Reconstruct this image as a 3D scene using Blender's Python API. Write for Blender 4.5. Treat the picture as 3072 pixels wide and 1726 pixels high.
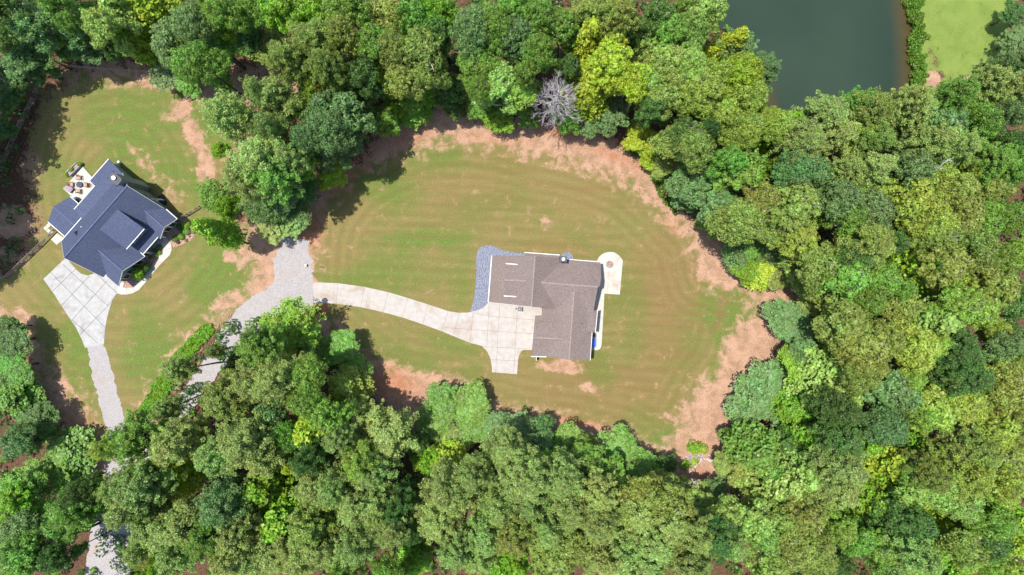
import bpy, bmesh, math, random
import numpy as np
from mathutils import Vector, Matrix
from mathutils.bvhtree import BVHTree
R = math.radians
sc = bpy.context.scene
for o in list(bpy.data.objects): bpy.data.objects.remove(o)

# ------------------------------------------------------------ camera, sky, sun
H = 120.0                       # height of the camera above the lawns
K = 0.0586                      # metres on the ground per photo pixel
cam = bpy.data.cameras.new('camera'); co = bpy.data.objects.new('camera', cam)
sc.collection.objects.link(co); sc.camera = co
co.location = (0, 0, H); co.rotation_euler = (0, 0, 0)
cam.sensor_width = 36; cam.lens = 36 * H / (3072 * K)
cam.clip_start = 1; cam.clip_end = 3000
SUN_EL, DX, DY = 77.0, 1.0, -0.22      # shadows fall along (DX, DY)
wd = bpy.data.worlds.new('World'); sc.world = wd; wd.use_nodes = True
nt = wd.node_tree; bg = nt.nodes['Background']
sky = nt.nodes.new('ShaderNodeTexSky'); sky.sky_type = 'NISHITA'; sky.sun_disc = False
sky.sun_elevation = R(SUN_EL); sky.sun_rotation = math.atan2(-DX, -DY)
sky.air_density = 1.0; sky.dust_density = 1.0
nt.links.new(sky.outputs[0], bg.inputs[0]); bg.inputs[1].default_value = 0.15
sl = bpy.data.lights.new('sun', 'SUN'); sl.energy = 4.2; sl.angle = R(0.5); sl.color = (1, 0.96, 0.9)
so = bpy.data.objects.new('sun', sl); sc.collection.objects.link(so)
ln = math.hypot(DX, DY); ce = math.cos(R(SUN_EL))
sdir = Vector((DX / ln * ce, DY / ln * ce, -math.sin(R(SUN_EL))))
so.rotation_euler = sdir.to_track_quat('-Z', 'Y').to_euler(); so.location = (-30, 10, 90)
vs = sc.view_settings; vs.view_transform = 'Standard'; vs.look = 'None'; vs.gamma = 1; vs.use_curve_mapping = False
vs.exposure = 0.58
sc.render.engine = 'CYCLES'
sc.cycles.max_bounces = 5; sc.cycles.diffuse_bounces = 4; sc.cycles.transmission_bounces = 3; sc.cycles.glossy_bounces = 2
sc.cycles.use_denoising = True

# ------------------------------------------------------------ measuring
def P(u, v, h=0.0):             # point at height h seen at photo pixel (u, v)
    f = K * (H - h) / H
    return Vector(((u - 1536) * f, -(v - 863) * f, h))
def D(x, y, h=0.0): return P(x * 1.1925, y * 1.1925, h)
def Zm(ox, oy, s): return lambda x, y, h=0.0: P(ox + x / s, oy + y / s, h)
Z1 = Zm(120, 450, 3.446); Z2 = Zm(1390, 720, 3.445); Z4 = Zm(0, 770, 2.631)
def XY(f, pts): return [tuple(f(*p))[:2] for p in pts]

# ------------------------------------------------------------ materials
def rgb(r, g, b):               # sRGB 0..255 to linear
    f = lambda c: (c / 12.92 if c <= 0.04045 else ((c + 0.055) / 1.055) ** 2.4)
    return (f(r / 255), f(g / 255), f(b / 255), 1)
class NT:
    def __init__(s, name, rough=0.8, spec=0.2):
        s.m = bpy.data.materials.new(name); s.m.use_nodes = True; s.t = s.m.node_tree
        s.b = s.t.nodes['Principled BSDF']; s.b.inputs['Roughness'].default_value = rough
        s.b.inputs['Specular IOR Level'].default_value = spec
        g = s.n('ShaderNodeNewGeometry'); s.pos = g.outputs['Position']
    def n(s, k): return s.t.nodes.new(k)
    def l(s, a, b): s.t.links.new(a, b)
    def noise(s, scale, detail=4, rough=0.55, vec=None, dist=0.0, stretch=None, rot=0):
        v = vec or s.pos
        if stretch:
            mp = s.n('ShaderNodeMapping'); mp.inputs['Scale'].default_value = stretch
            mp.inputs['Rotation'].default_value = (0, 0, rot)
            s.l(v, mp.inputs[0]); v = mp.outputs[0]
        t = s.n('ShaderNodeTexNoise'); t.inputs['Scale'].default_value = scale
        t.inputs['Detail'].default_value = detail; t.inputs['Roughness'].default_value = rough
        t.inputs['Distortion'].default_value = dist
        s.l(v, t.inputs['Vector']); return t.outputs[0]
    def ramp(s, f, lo, hi, a=0.0, b=1.0):
        r = s.n('ShaderNodeMapRange'); r.clamp = True
        s.l(f, r.inputs[0])
        for i, x in zip((1, 2, 3, 4), (lo, hi, a, b)): r.inputs[i].default_value = x
        return r.outputs[0]
    def mix(s, f, a, b):
        m = s.n('ShaderNodeMix'); m.data_type = 'RGBA'
        for i, x in ((0, f), (6, a), (7, b)):
            if isinstance(x, (int, float)): m.inputs[i].default_value = x
            elif isinstance(x, tuple): m.inputs[i].default_value = x
            else: s.l(x, m.inputs[i])
        return m.outputs[2]
    def math(s, op, a, b=0.0):
        m = s.n('ShaderNodeMath'); m.operation = op
        for i, x in ((0, a), (1, b)):
            if isinstance(x, (int, float)): m.inputs[i].default_value = x
            else: s.l(x, m.inputs[i])
        return m.outputs[0]
    def attr(s, name):
        a = s.n('ShaderNodeAttribute'); a.attribute_name = name; return a.outputs['Fac']
    def col(s, c): s.l(c, s.b.inputs['Base Color']); return s
    def bump(s, f, st=0.3, d=0.05):
        b = s.n('ShaderNodeBump'); b.inputs['Strength'].default_value = st; b.inputs['Distance'].default_value = d
        s.l(f, b.inputs['Height']); s.l(b.outputs[0], s.b.inputs['Normal']); return s
def two(name, c1, c2, scale=4, rough=0.8, spec=0.2, lo=0.35, hi=0.65, bump=0, big=None, bigscale=0.3):
    t = NT(name, rough, spec); f = t.noise(scale)
    c = t.mix(t.ramp(f, lo, hi), c1, c2)
    if big: c = t.mix(t.ramp(t.noise(bigscale, 3), .5, .75, 0, .7), c, big)
    t.col(c)
    if bump: t.bump(f, bump)
    return t.m
M = {}
M['white'] = two('white_trim', rgb(200, 200, 200), rgb(212, 212, 210), 2, .5, .3)
M['siding_grey'] = two('grey_siding', rgb(120, 136, 140), rgb(135, 150, 152), 3, .6)
M['siding_dark'] = two('dark_shingle_siding', rgb(66, 58, 56), rgb(92, 80, 74), 6, .8)
M['siding_tan'] = two('pale_siding', rgb(180, 178, 172), rgb(200, 198, 192), 3, .7)
M['glass'] = two('window_glass', rgb(20, 26, 34), rgb(34, 42, 50), 1, .08, .6)
M['black_metal'] = two('black_metal', rgb(30, 32, 38), rgb(48, 52, 60), 3, .45, .4)
M['steel'] = two('bright_steel', rgb(190, 195, 205), rgb(225, 228, 232), 3, .3, .6)
M['grey_metal'] = two('grey_metal', rgb(110, 116, 124), rgb(140, 146, 152), 3, .4, .5)
M['timber'] = two('weathered_timber', rgb(128, 112, 98), rgb(165, 150, 134), 5, .9)
M['tan_wood'] = two('tan_wood', rgb(124, 98, 78), rgb(152, 124, 102), 5, .8)
M['cushion'] = two('pink_beige_cushion', rgb(160, 130, 116), rgb(180, 150, 136), 5, .9)
M['navy'] = two('dark_navy_cover', rgb(30, 42, 66), rgb(52, 66, 92), 2, .5, .4)
M['mauve'] = two('mauve_lid', rgb(140, 122, 134), rgb(158, 140, 152), 3, .6)
M['blue_plastic'] = two('blue_plastic', rgb(20, 96, 200), rgb(36, 120, 222), 2, .3, .5)
M['stone'] = two('stone_block', rgb(120, 112, 108), rgb(160, 150, 145), 6, .9)
M['mulch'] = two('pink_brown_mulch', rgb(128, 96, 88), rgb(185, 150, 140), 5, .95, .1, bump=.4)
M['redmulch'] = two('red_mulch', rgb(150, 78, 62), rgb(196, 122, 100), 6, .95, .1, bump=.4)
M['bark'] = two('tree_bark', rgb(72, 62, 55), rgb(110, 98, 90), 3, .9, .1)
def bark_limb():                # shade under the crown painted into the bole, pale bark on the upper limbs
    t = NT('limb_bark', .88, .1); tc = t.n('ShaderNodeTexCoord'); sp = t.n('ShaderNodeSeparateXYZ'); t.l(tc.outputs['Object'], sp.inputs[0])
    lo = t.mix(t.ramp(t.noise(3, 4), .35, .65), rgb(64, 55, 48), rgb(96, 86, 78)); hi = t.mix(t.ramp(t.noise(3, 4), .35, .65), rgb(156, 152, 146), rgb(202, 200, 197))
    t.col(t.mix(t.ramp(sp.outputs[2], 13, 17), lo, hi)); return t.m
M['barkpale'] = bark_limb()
M['deadwood'] = two('dead_grey_wood', rgb(142, 135, 138), rgb(184, 178, 181), 2, .9, .1)
M['log'] = two('bleached_log', rgb(186, 170, 158), rgb(222, 208, 196), 3, .9, .1)
def concrete(name, c1, c2, st, amount=.75, sc_=.35):
    t = NT(name, .85, .2)
    c = t.mix(t.ramp(t.noise(1.2, 6, .65), .35, .65), c1, c2)
    c = t.mix(t.ramp(t.noise(sc_, 4, .6, dist=.5), .52, .74, 0, amount), c, st)
    c = t.mix(t.ramp(t.noise(9, 3), .4, .7, 0, .18), c, rgb(132, 126, 121))
    t.col(c); return t.m
M['concrete'] = concrete('driveway_concrete', rgb(166, 159, 153), rgb(180, 174, 168), rgb(154, 134, 112))
M['concrete_grey'] = concrete('grey_driveway_concrete', rgb(158, 157, 154), rgb(174, 172, 170), rgb(128, 125, 120), .8)
M['concrete_white'] = concrete('patio_concrete', rgb(180, 175, 166), rgb(191, 187, 179), rgb(160, 142, 122), .7, .3)
M['joint'] = two('control_joint', rgb(122, 113, 108), rgb(138, 130, 126), 4, .9)
M['joint_dark'] = two('dark_joint', rgb(92, 88, 86), rgb(112, 108, 104), 4, .9)
M['ridge_brown'] = two('ridge_shingles_brown', rgb(126, 112, 109), rgb(148, 134, 129), 5, .9)
M['ridge_blue'] = two('ridge_shingles_blue', rgb(76, 83, 110), rgb(94, 101, 128), 5, .9)
M['gravel'] = two('bluegrey_gravel', rgb(92, 95, 108), rgb(140, 144, 160), 5.5, .95, .1, .36, .64, .5)
def gravel_road():
    t = NT('pale_gravel', .95, .1); f = t.noise(7, 6, .7)
    c = t.mix(t.ramp(f, .3, .7), rgb(118, 113, 112), rgb(186, 181, 180)); c = t.mix(t.ramp(t.noise(.9, 6, .75), .45, .65, 0, .5), c, rgb(146, 138, 132))
    c = t.mix(t.ramp(t.noise(.28, 5, .65, dist=1), .55, .72, 0, .6), c, rgb(156, 136, 120))
    t.col(c).bump(f, .4); return t.m
M['gravel_road'] = gravel_road()
def shingle(name, a, b, c3, rot):
    t = NT(name, .9, .15)
    f = t.noise(2.0, 4, .7, stretch=(1, 5, 3), rot=rot); g = t.noise(7, 2)
    c = t.mix(t.ramp(f, .3, .7), a, b); c = t.mix(t.ramp(g, .5, .72, 0, .6), c, c3)
    c = t.mix(t.ramp(t.noise(.25, 3), .4, .7, 0, .25), c, a)
    t.col(c).bump(f, .25); return t.m
M['roof_brown'] = shingle('brown_grey_shingles', rgb(102, 90, 86), rgb(134, 120, 115), rgb(166, 152, 145), R(3.5))
M['roof_blue'] = shingle('slate_blue_shingles', rgb(62, 69, 91), rgb(82, 90, 114), rgb(110, 117, 138), R(-48.7))

def water():
    t = NT('pond_water', .1, .32)
    c = t.mix(t.ramp(t.noise(.04, 4, .5), .35, .65), rgb(40, 54, 42), rgb(48, 63, 49))
    e = t.ramp(t.attr('edge'), 0, 1)
    c = t.mix(e, c, rgb(76, 64, 36))
    t.col(c).bump(t.noise(1.1, 5, .65), .16, .06); return t.m
M['water'] = water()

def leaf(name, trans=.4):
    t = NT(name, .45, .45)
    oi = t.n('ShaderNodeObjectInfo'); base = oi.outputs['Color']
    tc = t.n('ShaderNodeTexCoord')
    g = t.n('ShaderNodeNewGeometry')
    hs = t.n('ShaderNodeHueSaturation')
    n1 = t.noise(.35, 3, .5); n2 = t.noise(1.7, 3, .6)
    val = t.math('ADD', t.ramp(n1, .3, .7, .66, 1.02), t.ramp(n2, .25, .75, -.3, .42))
    rnd = t.math('MULTIPLY', g.outputs['Random Per Island'], .34)
    val = t.math('ADD', val, rnd)
    t.l(val, hs.inputs['Value'])
    hue = t.math('ADD', t.ramp(n1, .3, .7, .470, .502), t.math('MULTIPLY', oi.outputs['Random'], .012))
    t.l(hue, hs.inputs['Hue']); hs.inputs['Saturation'].default_value = 1.0
    t.l(base, hs.inputs['Color']); t.col(hs.outputs[0])
    tr = t.n('ShaderNodeBsdfTranslucent'); t.l(hs.outputs[0], tr.inputs[0])
    mx = t.n('ShaderNodeMixShader'); mx.inputs[0].default_value = trans
    out = t.t.nodes['Material Output']
    t.l(t.b.outputs[0], mx.inputs[1]); t.l(tr.outputs[0], mx.inputs[2]); t.l(mx.outputs[0], out.inputs[0])
    return t.m
M['leaf'] = leaf('leaves')

# ------------------------------------------------------------ object helpers
C = sc.collection
def tag(o, label=None, cat=None, group=None, kind=None):
    if label: o['label'] = label
    if cat: o['category'] = cat
    if group: o['group'] = group
    if kind: o['kind'] = kind
    return o
def empty(name, loc=(0, 0, 0), rz=0.0):
    o = bpy.data.objects.new(name, None); C.objects.link(o); o.location = loc; o.rotation_euler = (0, 0, rz)
    o.empty_display_size = .5; return o
def link(name, me, mat, parent=None):
    o = bpy.data.objects.new(name, me); C.objects.link(o)
    if mat is not None: me.materials.append(mat)
    if parent is not None: o.parent = parent
    return o
def arr_mesh(name, V, F):       # V (n,3), F (m,k) with the same k
    V = np.asarray(V, np.float32); F = np.asarray(F, np.int32)
    me = bpy.data.meshes.new(name); me.vertices.add(len(V)); me.vertices.foreach_set('co', V.ravel())
    m, k = F.shape; me.loops.add(m * k); me.loops.foreach_set('vertex_index', F.ravel())
    me.polygons.add(m); me.polygons.foreach_set('loop_start', np.arange(0, m * k, k, dtype=np.int32))
    try: me.polygons.foreach_set('loop_total', np.full(m, k, np.int32))
    except Exception: pass
    me.update(calc_edges=True); return me
class MB:                       # collects simple solids, in the parent's own space
    def __init__(s): s.v = []; s.f = []
    def add(s, vs, fs):
        n = len(s.v); s.v += [tuple(v) for v in vs]; s.f += [[i + n for i in f] for f in fs]; return s
    def box(s, c, d, rz=0.0):
        x, y, z = c; a, b, h = d[0] / 2, d[1] / 2, d[2] / 2; cr, sr = math.cos(rz), math.sin(rz)
        vs = [(x + i * a * cr - j * b * sr, y + i * a * sr + j * b * cr, z + k * h) for k in (-1, 1) for j in (-1, 1) for i in (-1, 1)]
        return s.add(vs, [(0, 2, 3, 1), (4, 5, 7, 6), (0, 1, 5, 4), (2, 6, 7, 3), (0, 4, 6, 2), (1, 3, 7, 5)])
    def prism(s, pts, z0, z1):  # pts ccw xy
        n = len(pts)
        if sum(pts[i][0] * pts[(i + 1) % n][1] - pts[(i + 1) % n][0] * pts[i][1] for i in range(n)) < 0: pts = pts[::-1]
        vs = [(p[0], p[1], z0) for p in pts] + [(p[0], p[1], z1) for p in pts]
        return s.add(vs, [list(range(n))[::-1], list(range(n, 2 * n))] + [(i, (i + 1) % n, n + (i + 1) % n, n + i) for i in range(n)])
    def tube(s, pts, rads, sides=6):
        pts = [Vector(p) for p in pts]; n0 = len(s.v); n = len(pts)
        for i, p in enumerate(pts):
            d = (pts[min(i + 1, n - 1)] - pts[max(i - 1, 0)]).normalized()
            a = d.orthogonal().normalized(); b = d.cross(a)
            for k in range(sides):
                t = 2 * math.pi * k / sides; q = p + (a * math.cos(t) + b * math.sin(t)) * rads[i]
                s.v.append(tuple(q))
        for i in range(n - 1):
            for k in range(sides):
                k2 = (k + 1) % sides
                s.f.append([n0 + i * sides + k, n0 + i * sides + k2, n0 + (i + 1) * sides + k2, n0 + (i + 1) * sides + k])
        s.f.append([n0 + k for k in range(sides)][::-1]); s.f.append([n0 + (n - 1) * sides + k for k in range(sides)])
        return s
    def beam(s, p, q, w, h):    # rectangular bar from p to q
        p, q = Vector(p), Vector(q); d = (q - p).normalized()
        sd = d.cross(Vector((0, 0, 1))); sd = sd.normalized() if sd.length > 1e-4 else Vector((1, 0, 0)); up = sd.cross(d)
        vs = [e + sd * (i * w / 2) + up * (j * h / 2) for e in (p, q) for j in (-1, 1) for i in (-1, 1)]
        return s.add(vs, [(0, 2, 3, 1), (4, 5, 7, 6), (0, 1, 5, 4), (2, 6, 7, 3), (0, 4, 6, 2), (1, 3, 7, 5)])
    def build(s, name, mat, parent=None):
        me = bpy.data.meshes.new(name); me.from_pydata(s.v, [], s.f); me.update()
        return link(name, me, mat, parent)
def flat(name, pts, z, mat, parent=None, holes=None):
    """triangulated sheet; ragged outlines allowed"""
    from mathutils.geometry import tessellate_polygon
    tr = tessellate_polygon([[Vector((p[0], p[1], 0)) for p in pts]])
    F = []
    for t in tr:
        a, b, c = (Vector(pts[i]) for i in t)
        F.append(t if (b - a).cross(c - a) > 0 else t[::-1])
    me = bpy.data.meshes.new(name); me.from_pydata([(p[0], p[1], z) for p in pts], [], F); me.update()
    return link(name, me, mat, parent)
def smooth(pts, n=6, closed=True):   # Catmull-Rom through the points
    out = []; N = len(pts); P2 = [Vector(p) for p in pts]
    rng = range(N) if closed else range(N - 1)
    for i in rng:
        if closed: p0, p1, p2, p3 = (P2[(i + k) % N] for k in (-1, 0, 1, 2))
        else: p0, p1, p2, p3 = P2[max(i - 1, 0)], P2[i], P2[i + 1], P2[min(i + 2, N - 1)]
        for k in range(n):
            t = k / n
            out.append(tuple(.5 * (2 * p1 + (p2 - p0) * t + (2 * p0 - 5 * p1 + 4 * p2 - p3) * t * t + (3 * p1 - p0 - 3 * p2 + p3) * t ** 3)))
    if not closed: out.append(tuple(P2[-1]))
    return out
def ragged(pts, step=.5, amp=.18, seed=1):
    rnd = random.Random(seed); out = []; N = len(pts)
    for i in range(N):
        a, b = Vector(pts[i]), Vector(pts[(i + 1) % N]); L = (b - a).length; k = max(1, int(L / step))
        nrm = Vector((-(b - a).y, (b - a).x)).normalized() if L > 0 else Vector((0, 0))
        for j in range(k): out.append(tuple(a.lerp(b, j / k) + nrm * rnd.uniform(-amp, amp)))
    return out
def slab(name, pts, top, mat, base=-.05, parent=None):
    return MB().prism(list(pts), base, top).build(name, mat, parent)
def strips(name, lines, z, mat, parent, w=.05):
    m = MB()
    for a, b in lines:
        a, b = Vector(a), Vector(b); d = (b - a).normalized(); n = Vector((-d.y, d.x)) * w / 2
        m.add([(*(a - n), z), (*(b - n), z), (*(b + n), z), (*(a + n), z)], [(0, 1, 2, 3)])
    return m.build(name, mat, parent)
def pip(X, Y, poly):            # points in polygon
    ins = np.zeros(X.shape, bool); n = len(poly); j = n - 1
    for i in range(n):
        xi, yi = poly[i]; xj, yj = poly[j]
        c = ((yi > Y) != (yj > Y)) & (X < (xj - xi) * (Y - yi) / (yj - yi + 1e-12) + xi)
        ins ^= c; j = i
    return ins
def sdf(X, Y, poly):            # positive inside
    d = np.full(X.shape, 1e9); n = len(poly)
    for i in range(n):
        ax, ay = poly[i]; bx, by = poly[(i + 1) % n]; ex, ey = bx - ax, by - ay
        t = np.clip(((X - ax) * ex + (Y - ay) * ey) / (ex * ex + ey * ey + 1e-12), 0, 1)
        d = np.minimum(d, np.hypot(X - ax - t * ex, Y - ay - t * ey))
    return np.where(pip(X, Y, poly), d, -d)
# ------------------------------------------------------------ the ground
lawnA = XY(D, [(72,330),(120,215),(200,190),(330,192),(400,200),(440,222),(490,218),(545,285),(590,350),(585,450),(600,555),(640,610),(655,690),(656,735),(600,775),(540,812),(480,850),(420,920),(375,1000),(340,1055),(312,1085),(285,1100),(240,1080),(185,1000),(110,960),(95,890),(55,815),(-60,745),(-60,680),(20,690),(60,640),(85,580),(75,500),(85,440),(70,380)])
lawnB = XY(D, [(788,648),(792,600),(808,540),(870,455),(940,412),(1000,388),(1040,368),(1100,355),(1170,352),(1250,362),(1330,385),(1420,405),(1500,428),(1580,458),(1640,505),(1690,560),(1735,600),(1750,650),(1765,705),(1830,730),(1905,745),(1895,790),(1850,850),(1830,920),(1775,985),(1745,1040),(1715,1100),(1660,1165),(1640,1130),(1560,1085),(1460,1062),(1400,1050),(1300,1035),(1200,1000),(1150,965),(1080,960),(1000,940),(940,910),(880,850),(800,785),(788,772)])
clayB = XY(D, [(600,560),(700,540),(790,470),(900,400),(960,335),(1030,290),(1100,265),(1200,285),(1350,300),(1500,320),(1620,400),(1690,480),(1750,560),(1850,590),(1980,700),(2040,750),(2010,790),(1960,900),(1890,1000),(1860,1070),(1820,1100),(1860,1190),(1840,1225),(1700,1230),(1640,1200),(1400,1095),(1250,1080),(1050,1090),(930,1000),(880,920),(820,860),(740,800),(600,790),(520,850),(470,930),(420,1000),(380,1100),(330,1200),(300,1300),(200,1240),(150,1080),(100,990),(60,880),(-20,820),(-60,700),(30,690),(100,560),(60,400),(130,260),(170,180),(260,150),(420,170),(560,180),(680,170),(800,180),(780,230),(640,250),(600,300),(610,420)])
lawnC = XY(D, [(2270,-120),(2570,-120),(2560,-20),(2540,60),(2536,120),(2505,185),(2450,214),(2380,215),(2330,250),(2290,240)])
pond = smooth(XY(D, [(1745,-330),(1800,-60),(1815,20),(1850,90),(1900,180),(1925,260),(1925,330),(1990,345),(2080,325),(2190,292),(2270,262),(2292,215),(2294,150),(2288,60),(2280,-40),(2265,-330)]), 5)
fine = np.arange(-112, 112.01, .42); fy = np.arange(-72, 72.01, .42)
xs = np.concatenate([[-900, -500, -300, -200, -150, -125], fine, [125, 150, 200, 300, 500, 900]])
ys = np.concatenate([[-900, -500, -300, -180, -120, -90, -78], fy, [78, 90, 120, 180, 300, 500, 900]])
X, Y = np.meshgrid(xs, ys)
rs = np.random.RandomState(4)
pd = sdf(X, Y, pond)
forest = -np.maximum(np.maximum(sdf(X, Y, lawnA), sdf(X, Y, lawnB)), np.maximum(sdf(X, Y, clayB), sdf(X, Y, lawnC)))
und = (np.sin(X * .11 + 1) * np.cos(Y * .13) + .5 * np.sin(X * .31) * np.sin(Y * .27 + 2)) * .35
Zg = np.clip((forest - 4) / 10, 0, 1) * (und - .2)
Zg = np.where(pd > -2.0, np.where(pd > 0, -.9 - np.clip(pd, 0, 3) * .3, -.9 * np.clip((pd + 2) / 2, 0, 1) + Zg * np.clip(-pd / 2, 0, 1)), Zg)
ny, nx = X.shape; idx = np.arange(nx * ny).reshape(ny, nx)
F = np.stack([idx[:-1, :-1], idx[:-1, 1:], idx[1:, 1:], idx[1:, :-1]], -1).reshape(-1, 4)
gme = arr_mesh('ground', np.stack([X, Y, Zg], -1).reshape(-1, 3), F)
def soft(s, w): return np.clip(.5 + s / (2 * w), 0, 1)
U = X / K + 1536; V_ = 863 - Y / K      # photo pixels, to place the bare and green patches of the turf
def blob(l):
    r = np.zeros(X.shape)
    for (x, y, a, b, ang, st) in l:
        x, y, a, b = x * 1.1925, y * 1.1925, a * 1.1925, b * 1.1925
        c, s = math.cos(R(ang)), math.sin(R(ang)); dx, dy = U - x, V_ - y
        q = ((dx * c + dy * s) / a) ** 2 + ((-dx * s + dy * c) / b) ** 2
        r = np.maximum(r, st * np.exp(-q ** 1.5 * .9))
    return r
grass = np.maximum(np.maximum(soft(sdf(X, Y, lawnA) - .3, 2.6), soft(sdf(X, Y, lawnB) - .4, 2.8)), soft(sdf(X, Y, lawnC), 1.2))
bare = blob([(1780-298,976,24,11,0,1),(1415,923,50,20,5,.95),(1110,968,48,26,0,.95),(1372,560,18,16,0,.6),(1850,870,30,60,20,.75),
             (1760,1010,45,50,30,.6),(1700,1050,40,40,0,.35),(455,275,26,34,50,.9),(490,340,22,60,-20,.95),(520,430,26,50,-10,1),(585,470,30,30,0,.8),(375,205,36,14,0,1),(530,225,30,30,0,.8),
             (580,645,18,16,0,.8),(360,410,55,22,40,.5),(430,480,26,40,-40,.45),(400,455,40,14,40,.4),(570,760,60,20,-35,.7),(620,640,24,50,0,.7),(1180,985,30,16,0,.5),
             (1450,1075,110,14,10,.6),(1000,935,50,14,25,.4),(1700,1110,30,20,0,.5),(1550,420,90,14,18,.35),(880,620,10,8,0,.4),(2345,200,26,26,0,1),(2440,200,36,12,-25,.9),(2350,150,18,30,0,.45),(30,560,60,50,0,.9),(20,640,50,30,0,.6),(680,640,26,60,0,.9),(665,720,40,30,0,.7),(760,600,40,20,0,.8),(150,960,30,40,-30,.6),(60,800,30,20,30,.6)])
green = blob([(628,722,34,22,-50,1),(640,700,12,40,0,.6),(360,330,150,150,0,.55),(200,900,60,120,-15,.45),(1860,800,50,70,15,.9),(260,420,120,120,0,.3),(500,480,60,90,0,.35),(560,740,110,90,0,.7),(380,880,80,110,0,.7),(2400,80,160,160,0,1),(500,300,30,80,-25,.85),(440,240,40,14,20,1),(560,360,16,40,-20,.9),(560,700,80,90,0,.6),(420,900,90,120,30,.45),(630,730,36,20,-40,1),(230,320,60,80,0,.35),
              (1000,700,80,60,0,.45),(880,720,90,30,10,.35),(1160,740,30,50,0,.5),(1060,600,150,22,-2,.5),(1200,520,120,40,0,.3),(1000,480,80,60,0,.35),(1100,400,120,40,0,.4),(1560,600,60,100,0,.2),(1600,800,40,120,0,.45),(1510,940,40,50,0,.5),(1040,900,120,40,15,.4),(1120,860,90,26,18,.5),(1200,950,60,40,0,.4),
              (1870,770,44,44,0,1),(1790,770,30,60,0,.7),(1830,840,30,50,20,.9),(1790,930,30,60,25,.5),(1690,1120,50,40,0,.9),(1620,1050,60,30,0,.4),(1740,890,40,60,0,.35),
              (2400,60,120,120,0,.95),(2480,120,60,60,0,1),(2330,40,40,60,0,.75),(200,730,60,50,0,.35),(120,850,40,60,-20,.4)])
red = blob([(1680,800,110,260,0,.55),(1250,480,200,110,0,.28),(1350,800,500,300,0,.16),(1550,1000,260,70,3,.5),(1500,480,260,60,10,.3),(900,1000,40,20,0,.1),(1660,760,50,190,0,.55),(1680,640,50,80,0,.5),(1480,950,160,60,4,.45),(1600,960,90,60,0,.6),(1400,620,90,24,4,.35),(1812,790,16,50,10,.9),(1850,850,14,40,15,.5),(1500,1020,150,26,4,.45),(1700,560,30,60,0,.4),(1300,930,80,30,0,.3),(850,660,60,20,0,.25),(1640,830,30,90,0,.3)])
red = red * (1 - np.clip(green * 1.3 - .4, 0, 1)) 
grass = grass * (1 - np.clip(bare * 1.15, 0, 1))
clay = np.maximum(soft(sdf(X, Y, clayB), 4), bare)
deep = blob([(880,450,70,40,-45,.9),(790,570,60,40,-40,.9),(1000,350,80,26,-15,.5),(1450,330,130,20,8,.8),(980,960,70,40,20,.8),(1450,1060,80,16,5,.8),(1700,620,20,80,-20,.6),(740,590,60,30,0,.8),(1560,400,80,12,20,.6),(1240,350,90,12,5,.3),(900,500,60,30,-45,.7),(1760,1200,60,20,0,.4),(200,1100,60,60,0,.5)])
sB, sA = sdf(X, Y, lawnB), sdf(X, Y, lawnA); cA = D(300, 470)
ringA = np.hypot((X - cA.x) * 1.0, (Y - cA.y) * .85)
mow = np.where(sB > 0, np.where(sB < 8, np.sin(2 * np.pi * sB / 1.9), np.sin(2 * np.pi * (Y + .06 * X) / 1.9)), np.sin(2 * np.pi * ringA / 1.9))
lush = soft(sdf(X, Y, lawnC), 1.5)
for nm, a in (('mow', mow), ('lush', lush), ('grass', grass), ('clay', clay), ('green', green), ('red', red), ('deep', deep)):
    at = gme.attributes.new(nm, 'FLOAT', 'POINT'); at.data.foreach_set('value', a.astype(np.float32).ravel())
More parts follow.
